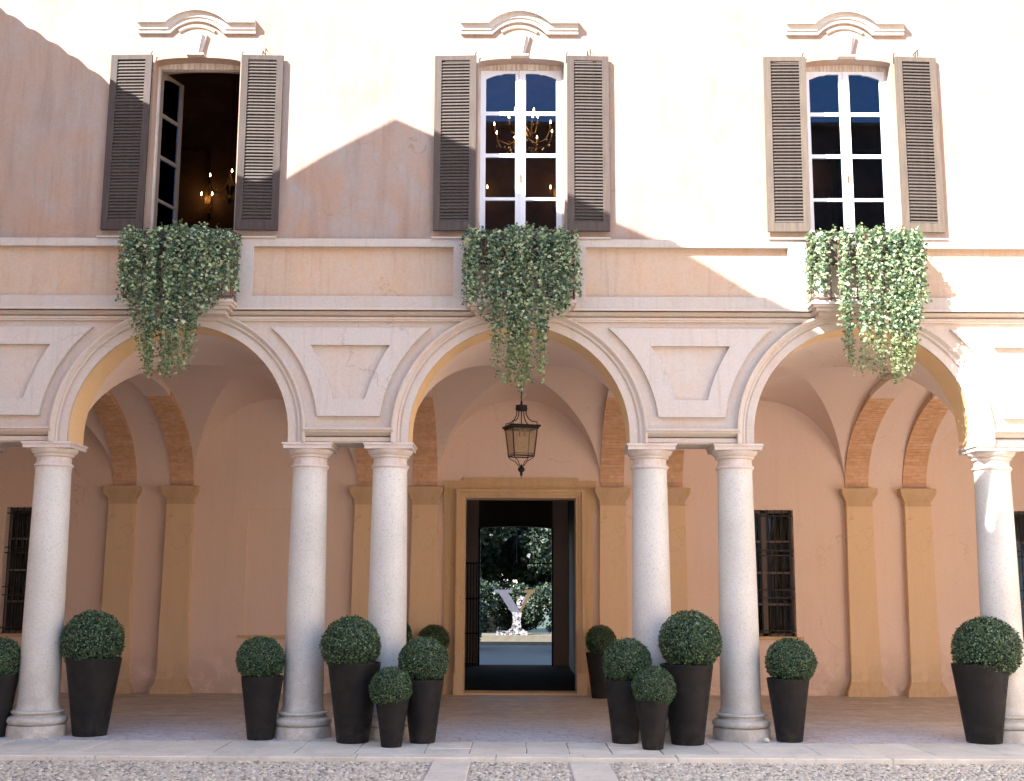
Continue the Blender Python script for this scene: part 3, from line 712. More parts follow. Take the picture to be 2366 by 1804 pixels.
# ------------------------------------------------------------------ salon behind the windows
m = MB(); a, b, y0, y1, z0, z1 = -10.7, 10.7, 0.23, 6.6, 6.0, 10.6
m.add([(a,y0,z0),(b,y0,z0),(b,y1,z0),(a,y1,z0)], [(0,1,2,3)]); m.build('salon_floor', 'salonfloor', B, recalc=False)
m = MB(); m.add([(a,y0,z0),(b,y0,z0),(b,y1,z0),(a,y1,z0),(a,y0,z1),(b,y0,z1),(b,y1,z1),(a,y1,z1)], [(4,7,6,5),(1,5,6,2),(2,6,7,3),(3,7,4,0)])
for X in (-2.4, 2.4): m.box(X-.08, X+.08, y0, y1, z0, z1)
m.build('salon_wall', 'room', B, recalc=False)
m = MB()
for cx in (-4.9, 0, 4.9):
    for s in (-1.5, 1.5):
        for q in (-.5, .5): m.box(cx+s+q-.03, cx+s+q+.03, 6.54, 6.6, 7.0, 10.0)
        m.box(cx+s-.5, cx+s+.5, 6.54, 6.6, 9.94, 10.0); m.box(cx+s-.5, cx+s+.5, 6.54, 6.6, 7.0, 7.06)
m.build('gilt_wall_moulding', 'gilt', B)

# ------------------------------------------------------------------ windows, shutters, sills, hoods
FY = -0.06
def casement(parent, a, b, z0, z1, flip, mat='white_wood', wst=0.07):
    """one leaf in local coordinates: x from a to b, front face y=0, four panes with a scalloped head"""
    m = MB(); d = 0.045
    ro = 0.068 if not flip else wst; rl = wst if not flip else 0.068
    m.box(a, a+rl, 0, d, z0, z1); m.box(b-ro, b, 0, d, z0, z1)
    rows = [(z0+0.06, 6.806), (6.846, 7.396), (7.445, 7.976), (8.026, 8.575)]
    m.box(a+rl, b-ro, 0.002, d-.002, z0, z0+0.06)
    for (q0, q1) in ((6.806, 6.846), (7.396, 7.445), (7.976, 8.026)): m.box(a+rl, b-ro, 0.002, d-.002, q0, q1)
    # scalloped head: lower edge falls away from the meeting stile
    n = 18; xa, xb = a+rl, b-ro; low = []
    for i in range(n+1):
        t = i/n; tt = t if flip else 1-t       # tt = 0 at the meeting stile
        zz = 8.562-0.075*max(0, (tt-0.38)/0.62)**1.5-0.012*math.exp(-((tt-0.5)/0.06)**2)
        low.append((xa+(xb-xa)*t, zz))
    m.prism(low+[(xb, z1), (xa, z1)], 0.002, d-.002)
    fr = m.build('window_frame', mat, parent)
    for q0, q1 in rows:
        MB().box(a+rl-.005, b-ro+.005, d*0.5, d*0.5+.004, q0-.004, q1+.004 if q1 < 8.5 else 8.59).build('pane', 'glass', parent)
    return fr
def louvre_shutter(parent, w, h, label=None, mat='shutter'):
    e = empty('shutter', (0, 0, 0), parent=parent)
    m = MB(); st = 0.088; d = 0.042
    m.box(0, st, 0, d, 0, h); m.box(w-st, w, 0, d, 0, h); m.box(st, w-st, .002, d-.002, 0, 0.115); m.box(st, w-st, .002, d-.002, h-0.062, h)
    m.build('shutter_frame', mat, e)
    # thin board behind holds the slats
    return e
SW, SH = 0.545, 2.37
slat = None
def fill_slats(e, joined=False):
    global slat
    n = 50; z0, z1 = 0.120, SH-0.066; p = (z1-z0)/n
    if joined:      # bays outside the photograph
        mm = MB(); w0, w1 = 0.086, SW-0.086
        for i in range(n):
            q = z0+p*(i+.1); mm.add([(w0,.004,q),(w1,.004,q),(w1,.036,q+p*.85),(w0,.036,q+p*.85)], [(0,1,2,3)])
        mm.build('slat_panel', 'slat', e, recalc=False)['kind'] = 'stuff'; return
    if slat is None:
        w0, w1 = 0.086, SW-0.086
        mm = MB(); mm.add([(w0,.004,-.004),(w1,.004,-.004),(w1,.009,-.010),(w0,.009,-.010),(w0,.034,p*0.93),(w1,.034,p*0.93),(w1,.039,p*0.78),(w0,.039,p*0.78)],
                      [(0,1,5,4),(3,7,6,2),(4,5,6,7),(0,3,2,1),(0,4,7,3),(1,2,6,5)])
        slat = mm.build('slat', 'slat', e); slat.location = (0, 0, z0+p*0.1); start = 1
    else: start = 0
    for i in range(start, n):
        c = slat.copy(); COL.objects.link(c); c.parent = e; c.location = (0, random.uniform(-.001, .001), z0+p*(i+0.1)); c.rotation_euler = (random.uniform(-.09, .09), random.uniform(-.004, .004), 0)
SHX = {-1: ((-5.413, 0.03), (-3.155, -0.03)), 0: ((-1.162, 0.0), (1.128, 0.0)), 1: ((3.150, 0.0), (5.415, 0.0))}
for k in (-1, 0, 1, -2, 2):
    c = WCX[k]; e = empty('window', (0, 0, 0), parent=B)
    x0, x1 = c-OW, c+OW
    # outer fixed frame
    m = MB(); m.box(x0, x0+0.03, FY-.012, FY+.07, OB, 8.64); m.box(x1-0.03, x1, FY-.012, FY+.07, OB, 8.64); m.box(x0+.03, x1-.03, FY-.010, FY+.07, 8.600, 8.70)
    m.build('jamb_lining', 'old_frame', e)
    if k != -1:
        g = empty('casement', (0, FY, 0), parent=e)
        g.parent = B
        casement(g, x0+.03, c-0.006, OB, 8.598, False)
        g = empty('casement', (0, FY, 0), parent=B)
        casement(g, c-0.006, x1-.03, OB, 8.598, True)
        MB().box(c-.02, c+.01, FY-.012, FY-.001, OB, 8.596).build('cover_strip', 'white_wood', e)
        MB().box(c-.012, c+.002, FY-.03, FY-.012, 7.05, 7.15).build('latch', 'gilt', e)
    else:
        g = empty('casement', (x0+.03, FY+.02, 0), parent=B, rz=math.radians(72)); casement(g, 0, 0.53, OB, 8.598, False, 'brown_wood')
        g = empty('casement', (x1-.03, FY+.02, 0), parent=B, rz=math.radians(-86)); casement(g, -0.53, 0, OB, 8.598, True, 'brown_wood')
    # shutters folded back against the wall
    smat = {-1: 'shutter_shaded', 0: 'shutter', 1: 'shutter_sunlit'}.get(k, 'shutter')
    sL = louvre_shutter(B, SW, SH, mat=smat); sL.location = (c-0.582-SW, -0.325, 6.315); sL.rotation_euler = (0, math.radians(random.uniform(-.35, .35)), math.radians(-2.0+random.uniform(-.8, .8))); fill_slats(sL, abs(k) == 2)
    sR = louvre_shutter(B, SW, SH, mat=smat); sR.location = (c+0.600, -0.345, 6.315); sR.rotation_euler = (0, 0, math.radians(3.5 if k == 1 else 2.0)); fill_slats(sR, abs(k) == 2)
    for xx in (c-0.60, c+0.592):
        MB().tube([(xx, -0.30, 8.60), (xx, -0.30, 8.735), (xx+.012, -.30, 8.75), (xx+.02, -.30, 8.735)], 0.006, 6).build('hinge_pin', 'iron', B)
    h = MB(); h.tube([(c+.87, -0.25, 8.75), (c+.87, -.33, 8.75), (c+.87, -.33, 8.69)], .007, 6); h.tube([(c+.905, -0.25, 8.79), (c+.905, -.32, 8.79), (c+.905, -.32, 8.69)], .006, 6)
    h.build('shutter_hook', 'iron', B)
    # sill ledge under the shutters
    m = MB(); m.box(c-1.14, c+1.145, -0.405, -0.24, 6.188, 6.208); m.build('window_sill', 'trim', B)
    # ---- curved hood
    hood = empty('window_hood', (0, 0, 0), parent=B); hc = c-0.025
    sx, zs, sag = 0.41, 9.135, 0.172
    Rr = (sx*sx+sag*sag)/(2*sag); zc_ = zs+sag-Rr; a0 = math.asin(sx/Rr)
    def hpath(straight=True):
        path = []; nor = []
        if straight:
            path.append((hc-0.775, zs)); nor.append((0, 1))
            mit = a0/2; path.append((hc-sx, zs)); nor.append((-math.tan(mit), 1.0))
        arcp = []
        for a in np.linspace(-a0, a0, 34)[(1 if straight else 0):(-1 if straight else None)]:
            path.append((hc+Rr*math.sin(a), zc_+Rr*math.cos(a))); nor.append((math.sin(a), math.cos(a)))
        if straight:
            path.append((hc+sx, zs)); nor.append((math.tan(mit), 1.0)); path.append((hc+0.775, zs)); nor.append((0, 1))
        return path, nor
    p_, n_ = hpath()
    prof = [(-0.125, -0.24), (-0.118, -0.255), (-0.125, -0.290), (-0.078, -0.292), (-0.072, -0.292), (-0.076, -0.308), (-0.070, -0.310), (-0.006, -0.312), (0.004, -0.318), (-0.002, -0.358), (0.03, -0.362), (0.055, -0.362), (0.075, -0.24)]
    m = MB(); m.sweep(p_, n_, prof, closed=True); m.build('curved_cornice', 'trim', hood, smooth=30)
    p_, n_ = hpath(False)
    prof = [(-0.205, -0.24), (-0.205, -0.268), (-0.185, -0.282), (-0.17, -0.284), (-0.165, -0.268), (-0.16, -0.24)]
    m = MB(); m.sweep(p_[3:-3], n_[3:-3], prof, closed=True); m.build('tympanum_moulding', 'trim', hood, smooth=30)
    kx = c-0.02
    m = MB(); m.prism([(kx-0.065, 8.715), (kx+0.065, 8.715), (kx+0.135, 8.995), (kx-0.135, 8.995)], -0.292, -0.24)
    m.prism([(kx-0.035, 8.715), (kx+0.035, 8.715), (kx+0.085, 8.995), (kx-0.085, 8.995)], -0.325, -0.285)
    m.box(kx-0.115, kx+0.115, -0.335, -0.24, 8.692, 8.716)
    m.build('keystone', 'trim', hood)


# ------------------------------------------------------------------ balconies and ivy
def balcony(c):
    e = empty('balcony', (c, 0, 0), parent=B)
    m = MB(); m.box(-.69, .69, -0.68, -0.33, 5.285, 5.325); m.box(-.665, .665, -0.65, -0.33, 5.255, 5.285); m.box(-.62, .62, -0.60, -0.33, 5.215, 5.255); m.box(-.57, .57, -0.52, -0.33, 5.17, 5.215)
    m.build('balcony_slab', 'arch', e)
    r = MB()
    for zz in (5.36, 6.19):
        r.box(-.675, .675, -.675, -.655, zz-.01, zz+.01); r.box(-.675, -.655, -.67, -.33, zz-.01, zz+.01); r.box(.655, .675, -.67, -.33, zz-.01, zz+.01)
    for i in range(13): r.tube([(-.665+1.33*i/12, -.665, 5.33), (-.665+1.33*i/12, -.665, 6.19)], .008, 6)
    for s in (-1, 1):
        for y in (-.55, -.44): r.tube([(s*.665, y, 5.33), (s*.665, y, 6.19)], .008, 6)
    r.build('railing', 'rust_iron', e)
    t = MB(); t.box(-.62, .62, -.62, -.36, 5.85, 6.12); t.build('trough', 'bark', e)
for k in (-1, 0, 1): balcony(WCX[k])

LEAF = np.array([(0, 0, 0), (-.42, .10, .03), (-.50, .48, -.03), (-.20, .50, .05), (0, 1.0, -.06), (.20, .50, .05), (.50, .48, -.03), (.42, .10, .03)])
LF = [(0, 1, 2, 3), (0, 3, 4, 5), (0, 5, 6, 7)]
def leaf_cloud(P_, D_, U_, sizes, name, mat, parent, shape=LEAF, faces=LF):
    """P: points, D: outward normal, U: tip direction"""
    D = D_/np.linalg.norm(D_, axis=1, keepdims=True)
    U = U_-(U_*D).sum(1, keepdims=True)*D; U /= np.linalg.norm(U, axis=1, keepdims=True)
    X = np.cross(U, D)
    n = len(P_); k = len(shape)
    V = P_[:, None, :]+sizes[:, None, None]*(shape[None, :, 0:1]*X[:, None, :]+shape[None, :, 1:2]*U[:, None, :]+shape[None, :, 2:3]*D[:, None, :])
    V = V.reshape(-1, 3)
    me = bpy.data.meshes.new(name)
    fl = np.array([f for f in faces], dtype=np.int64)
    F = (fl[None]+(np.arange(n)*k)[:, None, None]).reshape(-1, fl.shape[1])
    me.vertices.add(len(V)); me.vertices.foreach_set('co', V.astype(np.float32).ravel())
    me.loops.add(F.size); me.loops.foreach_set('vertex_index', F.astype(np.int32).ravel())
    me.polygons.add(len(F)); me.polygons.foreach_set('loop_start', (np.arange(len(F))*fl.shape[1]).astype(np.int32))
    me.polygons.foreach_set('loop_total', np.full(len(F), fl.shape[1], dtype=np.int32))
    me.update(calc_edges=True); me.materials.append(M_[mat])
    o = bpy.data.objects.new(name, me); COL.objects.link(o)
    if parent is not None: o.parent = parent
    o['kind'] = 'stuff'
    return o
def ivy(c, prof, seed, label):
    r = np.random.default_rng(seed)
    e = empty('hanging_ivy', (c, -0.6, 6.2), label, 'ivy', 'ivy plants trailing over the balconies')
    xs_ = np.array([p[0] for p in prof]); zs_ = np.array([p[1] for p in prof])
    Pn = []; Dn = []; Un = []; Sz = []; tips = []; stems = MB()
    NS = 145; clump = r.uniform(-.69, .69, 30)
    for i in range(NS):
        side = r.random() < 0.13
        if side:
            s = r.choice([-1, 1]); x = s*0.675; y = r.uniform(-0.66, -0.36); zend = 5.42+r.uniform(-.1, .35); dn = np.array([s, -0.2, 0.15])
        else:
            x = float(np.clip(r.choice(clump)+r.normal(0, .022), -.69, .69)) if r.random() < .75 else r.uniform(-.69, .69); y = -0.70+r.uniform(-.08, .06); zend = min(np.interp(x+q_, xs_, zs_) for q_ in (-.06, -.03, 0, .03, .06))+r.exponential(.12)-.02+0.5*max(0, abs(x)-.60); dn = np.array([0.35*x, -1, 0.25])
            if r.random() < 0.22: zend += r.uniform(0, .45)
        z = 6.16+0.09*r.random()+0.05*math.exp(-(x/.25)**2)
        # arch over the rail
        y0 = y+0.14 if not side else y
        ph = r.uniform(0, 6.28); wob = r.uniform(.01, .03)
        path = [(x, y0, z-.03)]; zz = z
        while zz > zend:
            t = (z-zz); bx = x+wob*math.sin(3.1*t+ph); by = y-0.02-0.045*math.sin(min(t/1.2, 1.5)*1.2)+ (0.03 if t < .04 else 0)
            if zz < 5.2: by += 0.05*min(1, (5.2-zz)/.6)
            path.append((bx, by, zz)); zz -= 0.024
            k = 1 if zz < 4.9 and r.random() < .45 else (2 if r.random() < .2 else 1)
            for _ in range(k):
                Pn.append((bx+r.normal(0, .024), by+r.normal(0, .028)-.01, zz+r.normal(0, .014)))
                Dn.append(dn+r.normal(0, .62, 3)); Un.append(np.array([r.normal(0, .5), -.25, -1+r.normal(0, .3)])); Sz.append(r.uniform(.022, .055)*(0.85 if zz < 4.95 else 1)); tips.append(zz < 5.0-0.25*r.random() or r.random() < .04)
        if len(path) > 3 and i % 3 == 0: stems.tube([path[j] for j in range(0, len(path), 5)]+[path[-1]], .0025, 3)
    for _ in range(900):
        x = r.uniform(-.68, .68); y = r.uniform(-.70, -.36); z = 6.17+.05*r.random()+.07*math.exp(-((x-.05)/.3)**2)*r.random()
        Pn.append((x, y, z)); Dn.append(np.array([.3*x, -.5, 1.0])+r.normal(0, .4, 3)); Un.append(np.array([r.normal(), -1, -.3])); Sz.append(r.uniform(.03, .05)); tips.append(r.random() < .12)
    # a few shoots rising above the crown
    for _ in range(16):
        x = r.normal(0.02, .22); y = r.uniform(-.65, -.45); h = r.uniform(.04, .14)
        for q in range(int(h/.014)):
            Pn.append((x+.2*q*.014+r.normal(0, .012), y, 6.24+q*.014)); Dn.append(r.normal(0, 1, 3)+np.array([0, -1, .3])); Un.append(np.array([r.normal(), -.2, .6])); Sz.append(r.uniform(.022, .038)); tips.append(True)
    # loose side sprigs
    for _ in range(26):
        s = r.choice([-1, 1]); x0 = s*(.68+r.uniform(0, .03)); z0 = r.uniform(5.3, 6.1)
        for q in range(3): Pn.append((x0+s*q*.012, -.66+r.normal(0, .03), z0-q*.02)); Dn.append(r.normal(0, .6, 3)+np.array([0, -1, 0])); Un.append(np.array([s, 0, -.5])); Sz.append(r.uniform(.025, .04)); tips.append(False)
    Pn = np.array(Pn); Pn[:, 1] += 0.6; Pn[:, 2] -= 6.2; Dn = np.array(Dn); Un = np.array(Un); Sz = np.array(Sz); tips = np.array(tips)
    leaf_cloud(Pn[~tips], Dn[~tips], Un[~tips], Sz[~tips], 'foliage', 'ivy', e)
    leaf_cloud(Pn[tips], Dn[tips], Un[tips], Sz[tips], 'young_shoots', 'ivytip', e)
    so_ = stems.build('stems', 'bark', e, recalc=False, loc=(0, 0.6, -6.2)); so_['kind'] = 'stuff'
    return e
def pf_(pts, cpx): return [((x-cpx)/697, 6.28-(y-160)/697*(1.0+0.06*(y > 1000))) for x, y in pts]
ivy(WCX[-1]-0.01, pf_([(150,820),(230,880),(300,900),(315,1130),(345,1150),(360,1200),(400,1330),(480,1410),(560,1400),(640,1430),(700,1330),(760,1390),(790,1180),(812,960),(880,930),(950,900),(1040,780),(1110,720)], 630), 3,
    'shaded dark ivy hanging below the left window whose casement stands open')
ivy(WCX[0]+0.01, pf_([(290,720),(350,850),(430,900),(470,1000),(500,870),(545,900),(560,1230),(610,1440),(660,1500),(700,1420),(740,1570),(790,1330),(850,1470),(920,1440),(950,1200),(965,980),(1040,960),(1100,900),(1200,760),(1240,620)], 765), 5,
    'green ivy hanging below the middle window, just above the iron lantern')
ivy(WCX[1]+0.0, pf_([(230,560),(280,740),(400,840),(500,900),(545,1150),(590,1350),(650,1450),(700,1290),(760,1270),(830,1380),(900,1480),(960,1370),(1030,1380),(1055,1120),(1120,930),(1200,900),(1260,930)], 730), 9,
    'pale sunlit ivy hanging below the right window')

# ------------------------------------------------------------------ potted box balls
BL = np.array([(0, 0, 0), (-.38, .45, .06), (0, 1, 0), (.38, .45, .06)]); BF = [(0, 1, 2, 3)]
balls = []
for s in range(3):
    r = np.random.default_rng(40+s); n = 9500
    d = r.normal(0, 1, (n, 3)); d /= np.linalg.norm(d, axis=1, keepdims=True)
    rad = 0.87+0.12*r.random(n)**.6 + 0.030*np.sin(d[:, 0]*6+s*2)*np.sin(d[:, 2]*5+1+s)*np.cos(d[:, 1]*7) + 0.02*np.sin(d[:, 0]*17+s)*np.sin(d[:, 2]*15) + (r.random(n) < .012)*r.random(n)*.07
    Pp = d*rad[:, None]
    o = leaf_cloud(Pp, d+r.normal(0, .55, (n, 3)), d*.6+r.normal(0, .8, (n, 3)), r.uniform(.045, .090, n), 'box_ball', 'box', None, BL, BF)
    balls.append(o.data); bpy.data.objects.remove(o)
core_me = None
def potted(x, y, rb, h, rt, br, top, label, seed, bx=0.0, light=False):
    global core_me
    e = empty('potted_box_ball', (x, y, 0), label, 'potted shrub', 'clipped box balls in charcoal planters')
    pr = [(rb*.96, 0.0), (rb, .01), (rb+(rt-rb)*.5, h*.5), (rt*.995, h-.05), (rt, h-.045), (rt+.004, h-.004), (rt, h), (rt-.02, h), (rt-.024, h-.04)]
    MB().lathe(pr, 44, cap=False).build('planter', 'pot', e, smooth=40)
    MB().lathe([(0.001, h-.045), (rt-.022, h-.042)], 24, cap=False).build('soil', 'soil', e, recalc=False)
    MB().tube([(0, 0, h-.1), (bx*.5, 0, h+.05), (bx, 0, top-br)], [.018, .015, .012], 6).build('stem', 'bark', e)
    o = bpy.data.objects.new('foliage', balls[seed % 3]); COL.objects.link(o); o.parent = e; o['kind'] = 'stuff'
    zr = br*0.965; q_ = np.random.default_rng(seed); o.scale = (br*q_.uniform(.98, 1.03), br, zr*q_.uniform(.98, 1.02)); o.location = (bx, 0, top-zr); o.rotation_euler = (q_.uniform(-.25, .25), q_.uniform(-.25, .25), seed*1.3)
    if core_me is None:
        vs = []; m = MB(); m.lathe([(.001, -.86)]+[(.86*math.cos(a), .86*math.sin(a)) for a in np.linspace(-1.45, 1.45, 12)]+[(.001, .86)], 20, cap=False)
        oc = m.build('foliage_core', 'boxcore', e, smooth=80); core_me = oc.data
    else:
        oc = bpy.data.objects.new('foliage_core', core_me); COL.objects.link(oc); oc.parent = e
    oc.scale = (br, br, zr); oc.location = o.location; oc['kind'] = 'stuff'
    return e
potted(-6.40, -0.11, .15, .75, .245, .30, 1.18, 'potted box ball cut off by the left edge of the photo', 0, -.02)
potted(-5.29, 0.05, .205, .93, .33, .385, 1.50, 'big potted box ball beside the leftmost column', 1, -.03)
potted(-3.13, -0.27, .155, .74, .25, .295, 1.215, 'medium potted box ball standing alone left of the second column', 2, -.03)
potted(-1.99, -0.50, .19, .92, .312, .360, 1.465, 'tallest potted box ball of the trio left of the doorway', 3, -.05)
potted(-1.49, -0.90, .12, .54, .19, .252, .895, 'smallest potted box ball of the trio left of the doorway', 4, -.02)
potted(-1.165, -0.51, .15, .73, .24, .295, 1.22, 'middle sized potted box ball of the left trio, nearest the doorway', 5, .0)
potted(1.235, -0.45, .155, .73, .235, .295, 1.215, 'middle sized potted box ball of the right trio, nearest the doorway', 6, .03)
potted(1.50, -1.00, .12, .54, .19, .250, .92, 'smallest potted box ball of the trio right of the doorway', 7, .02)
potted(1.96, -0.56, .19, .92, .312, .370, 1.54, 'tallest potted box ball of the trio right of the doorway', 8, .05)
potted(3.225, -0.26, .155, .74, .25, .300, 1.22, 'medium potted box ball standing alone below the barred window', 9, .04)
potted(5.545, -0.29, .205, .92, .33, .405, 1.485, 'big potted box ball in front of the rightmost column', 10, .09)
potted(-1.44, 5.50, .14, .74, .23, .265, 1.19, 'shadowed box ball against the back wall left of the door frame', 11, 0)
potted(1.35, 5.45, .14, .74, .23, .265, 1.19, 'shadowed box ball against the back wall right of the door frame', 12, .02)
potted(-2.07, 5.15, .14, .80, .25, .285, 1.31, 'shadowed box ball mostly hidden behind the third column from the left', 13, 0)
st = MB(); st.lathe([(.001, 0), (.028, .006), (.038, .022), (.034, .042), (.018, .055), (.001, .058)], 12, cap=False)
so_ = st.build('loose_stone', 'curb', None, smooth=60, loc=(2.92, -0.38, 0.0)); tag(so_, 'small pale pebble on the paving at the foot of a column', 'stone')

# ------------------------------------------------------------------ lantern
LX, LY = 0.012, 3.0
ln = empty('hanging_lantern', (LX, LY, 3.43), 'black wrought iron lantern hanging in the middle arch', 'lantern')
def L(name, m, mat, **k):
    o = m.build(name, mat, ln, **k); o.location = (0, 0, -3.43); return o
rz = math.radians(17)
def rot(p): return (p[0]*math.cos(rz)-p[1]*math.sin(rz), p[0]*math.sin(rz)+p[1]*math.cos(rz), p[2])
def rb_(m): m.v = [rot(v) for v in m.v]; return m
m = MB(); m.tube([(0, 0, 4.55), (0, 0, 5.07)], .008, 6)
for i in range(7): m.lathe([(.001, 4.60+i*.07), (.016, 4.615+i*.07), (.001, 4.63+i*.07)], 8, cap=False)
L('chain', m, 'iron')
m = MB(); m.lathe([(.03, 4.47), (.085, 4.475), (.092, 4.50), (.085, 4.545), (.09, 4.555), (.02, 4.56), (.015, 4.62), (.001, 4.63)], 16); L('crown', m, 'iron', smooth=40)
m = MB()
for sx_ in (-1, 1):
    for sy in (-1, 1):
        m.tube([(sx_*.055, sy*.055, 4.48), (sx_*.06, sy*.06, 4.41), (sx_*.085, sy*.085, 4.345), (sx_*.13, sy*.13, 4.30), (sx_*.19, sy*.19, 4.285), (sx_*.19, sy*.19, 4.235)], .008, 6)
m.tube([(0, 0, 4.48), (0, 0, 4.22)], .008, 6)
L('upper_scrolls', rb_(m), 'iron')
m = MB(); h1, h2 = .215, .155
m.box(-h1-.02, h1+.02, -h1-.02, h1+.02, 4.212, 4.240); m.box(-h1, h1, -h1, -h1+.02, 4.185, 4.212); m.box(-h1, h1, h1-.02, h1, 4.185, 4.212); m.box(-h1, -h1+.02, -h1, h1, 4.185, 4.212); m.box(h1-.02, h1, -h1, h1, 4.185, 4.212)
L('top_plate', rb_(m), 'iron')
m = MB()
for sx_ in (-1, 1):
    for sy in (-1, 1): m.tube([(sx_*(h1-.02), sy*(h1-.02), 4.2), (sx_*h2, sy*h2, 3.77)], .010, 4)
for q in (-1, 1):
    m.tube([(-h2, q*h2, 3.775), (h2, q*h2, 3.775)], .009, 4); m.tube([(q*h2, -h2, 3.775), (q*h2, h2, 3.775)], .009, 4)
    m.tube([(-h2*.98, q*h2*.98, 3.81), (h2*.98, q*h2*.98, 3.81)], .005, 4); m.tube([(q*h2*.98, -h2*.98, 3.81), (q*h2*.98, h2*.98, 3.81)], .005, 4)
L('cage', rb_(m), 'iron')
for sgn in ((0, -1), (0, 1), (-1, 0), (1, 0)):
    m = MB(); a, b = h1-.022, h2-.004
    if sgn[0] == 0: s = sgn[1]; m.add([(-a, s*a, 4.19), (a, s*a, 4.19), (b, s*b, 3.785), (-b, s*b, 3.785)], [(0, 1, 2, 3)])
    else: s = sgn[0]; m.add([(s*a, -a, 4.19), (s*a, a, 4.19), (s*b, b, 3.785), (s*b, -b, 3.785)], [(0, 1, 2, 3)])
    L('glass_pane', rb_(m), 'lampglass', recalc=False)
m = MB()
for sx_ in (-1, 1):
    for sy in (-1, 1): m.tube([(sx_*h2, sy*h2, 3.765), (sx_*.13, sy*.13, 3.735), (sx_*.075, sy*.075, 3.70), (sx_*.045, sy*.045, 3.65), (sx_*.025, sy*.025, 3.62)], .007, 5)
L('lower_scrolls', rb_(m), 'iron')
m = MB(); m.lathe([(.001, 3.66), (.012, 3.64), (.018, 3.62), (.045, 3.60), (.055, 3.575), (.045, 3.55), (.02, 3.53), (.02, 3.49), (.006, 3.47), (.004, 3.43)], 12); L('finial', m, 'iron', smooth=50)
m = MB()
for i in range(3):
    a = 2.1*i; m.lathe([(.012, 4.08), (.014, 4.12), (.012, 4.19)], 8, cx=.05*math.cos(a), cy=.05*math.sin(a))
L('lamp_holder', m, 'gilt')

# ------------------------------------------------------------------ chandeliers and sconces in the salon
def chandelier(x, y, z, label, R_=0.48, R2=.25, power=9.0, n1=8, n2=5):
    e = empty('chandelier', (x, y, z), label, 'chandelier', 'crystal chandeliers in the salon')
    m = MB(); m.lathe([(.02, -.35), (.07, -.28), (.03, -.2), (.09, -.05), (.03, .1), (.05, .25), (.015, .35), (.012, 10.55-z)], 12)
    pos = [(R_, i*2*pi/n1+.3, 0.0) for i in range(n1)] + [(R2, i*2*pi/max(n2, 1)+.4, .22) for i in range(n2)]
    for rr, a, dz in pos:
        ca, sa = math.cos(a), math.sin(a)
        m.tube([(0.03*ca, .03*sa, dz-.05), (rr*.5*ca, rr*.5*sa, dz-.20), (rr*.85*ca, rr*.85*sa, dz-.15), (rr*ca, rr*sa, dz)], .010, 5)
        m.lathe([(.03, dz), (.012, dz+.01), (.011, dz+.09)], 8, cx=rr*ca, cy=rr*sa)
    m.build('frame', 'gilt', e)
    for rr, a, dz in pos:
        MB().lathe([(.001, dz+.09), (.013, dz+.105), (.011, dz+.125), (.001, dz+.155)], 8, cx=rr*math.cos(a), cy=rr*math.sin(a), cap=False).build('bulb', 'bulb', e)
    m = MB()
    for i in range(70):
        a = random.uniform(0, 2*pi); rr = random.uniform(.05, R_); z_ = -.08-.28*(1-rr/R_)+random.uniform(-.08, .06)
        cx_, cy_ = rr*math.cos(a), rr*math.sin(a); m.lathe([(.001, z_-.03), (.010, z_), (.001, z_+.02)], 5, cx=cx_, cy=cy_, cap=False)
    d = m.build('crystal_drops', 'crystal', e); d['kind'] = 'stuff'
    l = bpy.data.lights.new('chandelier light', 'POINT'); l.energy = power; l.color = (1, .62, .28); l.shadow_soft_size = .35
    lo = bpy.data.objects.new('glow', l); COL.objects.link(lo); lo.parent = e; lo.location = (0, 0, .12)
    return e
chandelier(0.03, 3.0, 8.90, 'lit chandelier seen through the second row of panes of the middle window')
chandelier(-4.98, 4.6, 8.62, 'lit chandelier deep in the dark room behind the open left window', .34, .2, 0.2, 4, 0)
def sconce(x, z, label, y=6.5):
    e = empty('wall_sconce', (x, y, z), label, 'wall light', 'candle sconces on the salon wall')
    m = MB(); m.box(-.04, .04, 0.02, .05, -.3, .05)
    for s in (-1, 1): m.tube([(0, .02, -.12), (s*.05, -.08, -.16), (s*.1, -.12, -.1), (s*.1, -.12, 0)], .009, 5)
    m.build('bracket', 'gilt', e)
    for s in (-1, 1): MB().lathe([(.001, 0), (.014, .02), (.011, .05), (.001, .08)], 8, cx=s*.1, cy=-.12, cap=False).build('bulb', 'bulb', e)
    m = MB()
    for i in range(14): m.lathe([(.001, -.45+i*.03), (.008, -.43+i*.03), (.001, -.42+i*.03)], 5, cx=random.uniform(-.14, .14), cy=-.1, cap=False)
    m.build('crystal_drops', 'crystal', e)['kind'] = 'stuff'
    l = bpy.data.lights.new('sconce light', 'POINT'); l.energy = 0.22; l.color = (1, .55, .2); l.shadow_soft_size = .06
    lo = bpy.data.objects.new('glow', l); COL.objects.link(lo); lo.parent = e; lo.location = (0, -.22, .05)
sconce(-0.72, 9.15, 'lit wall candle low in the left half of the middle window')
sconce(0.66, 9.15, 'lit wall candle low in the right half of the middle window')
sconce(5.25, 9.35, 'small lit wall candle in the left half of the right window')
sconce(-5.85, 9.0, 'lit wall candle reflected beside the open casement of the left window')

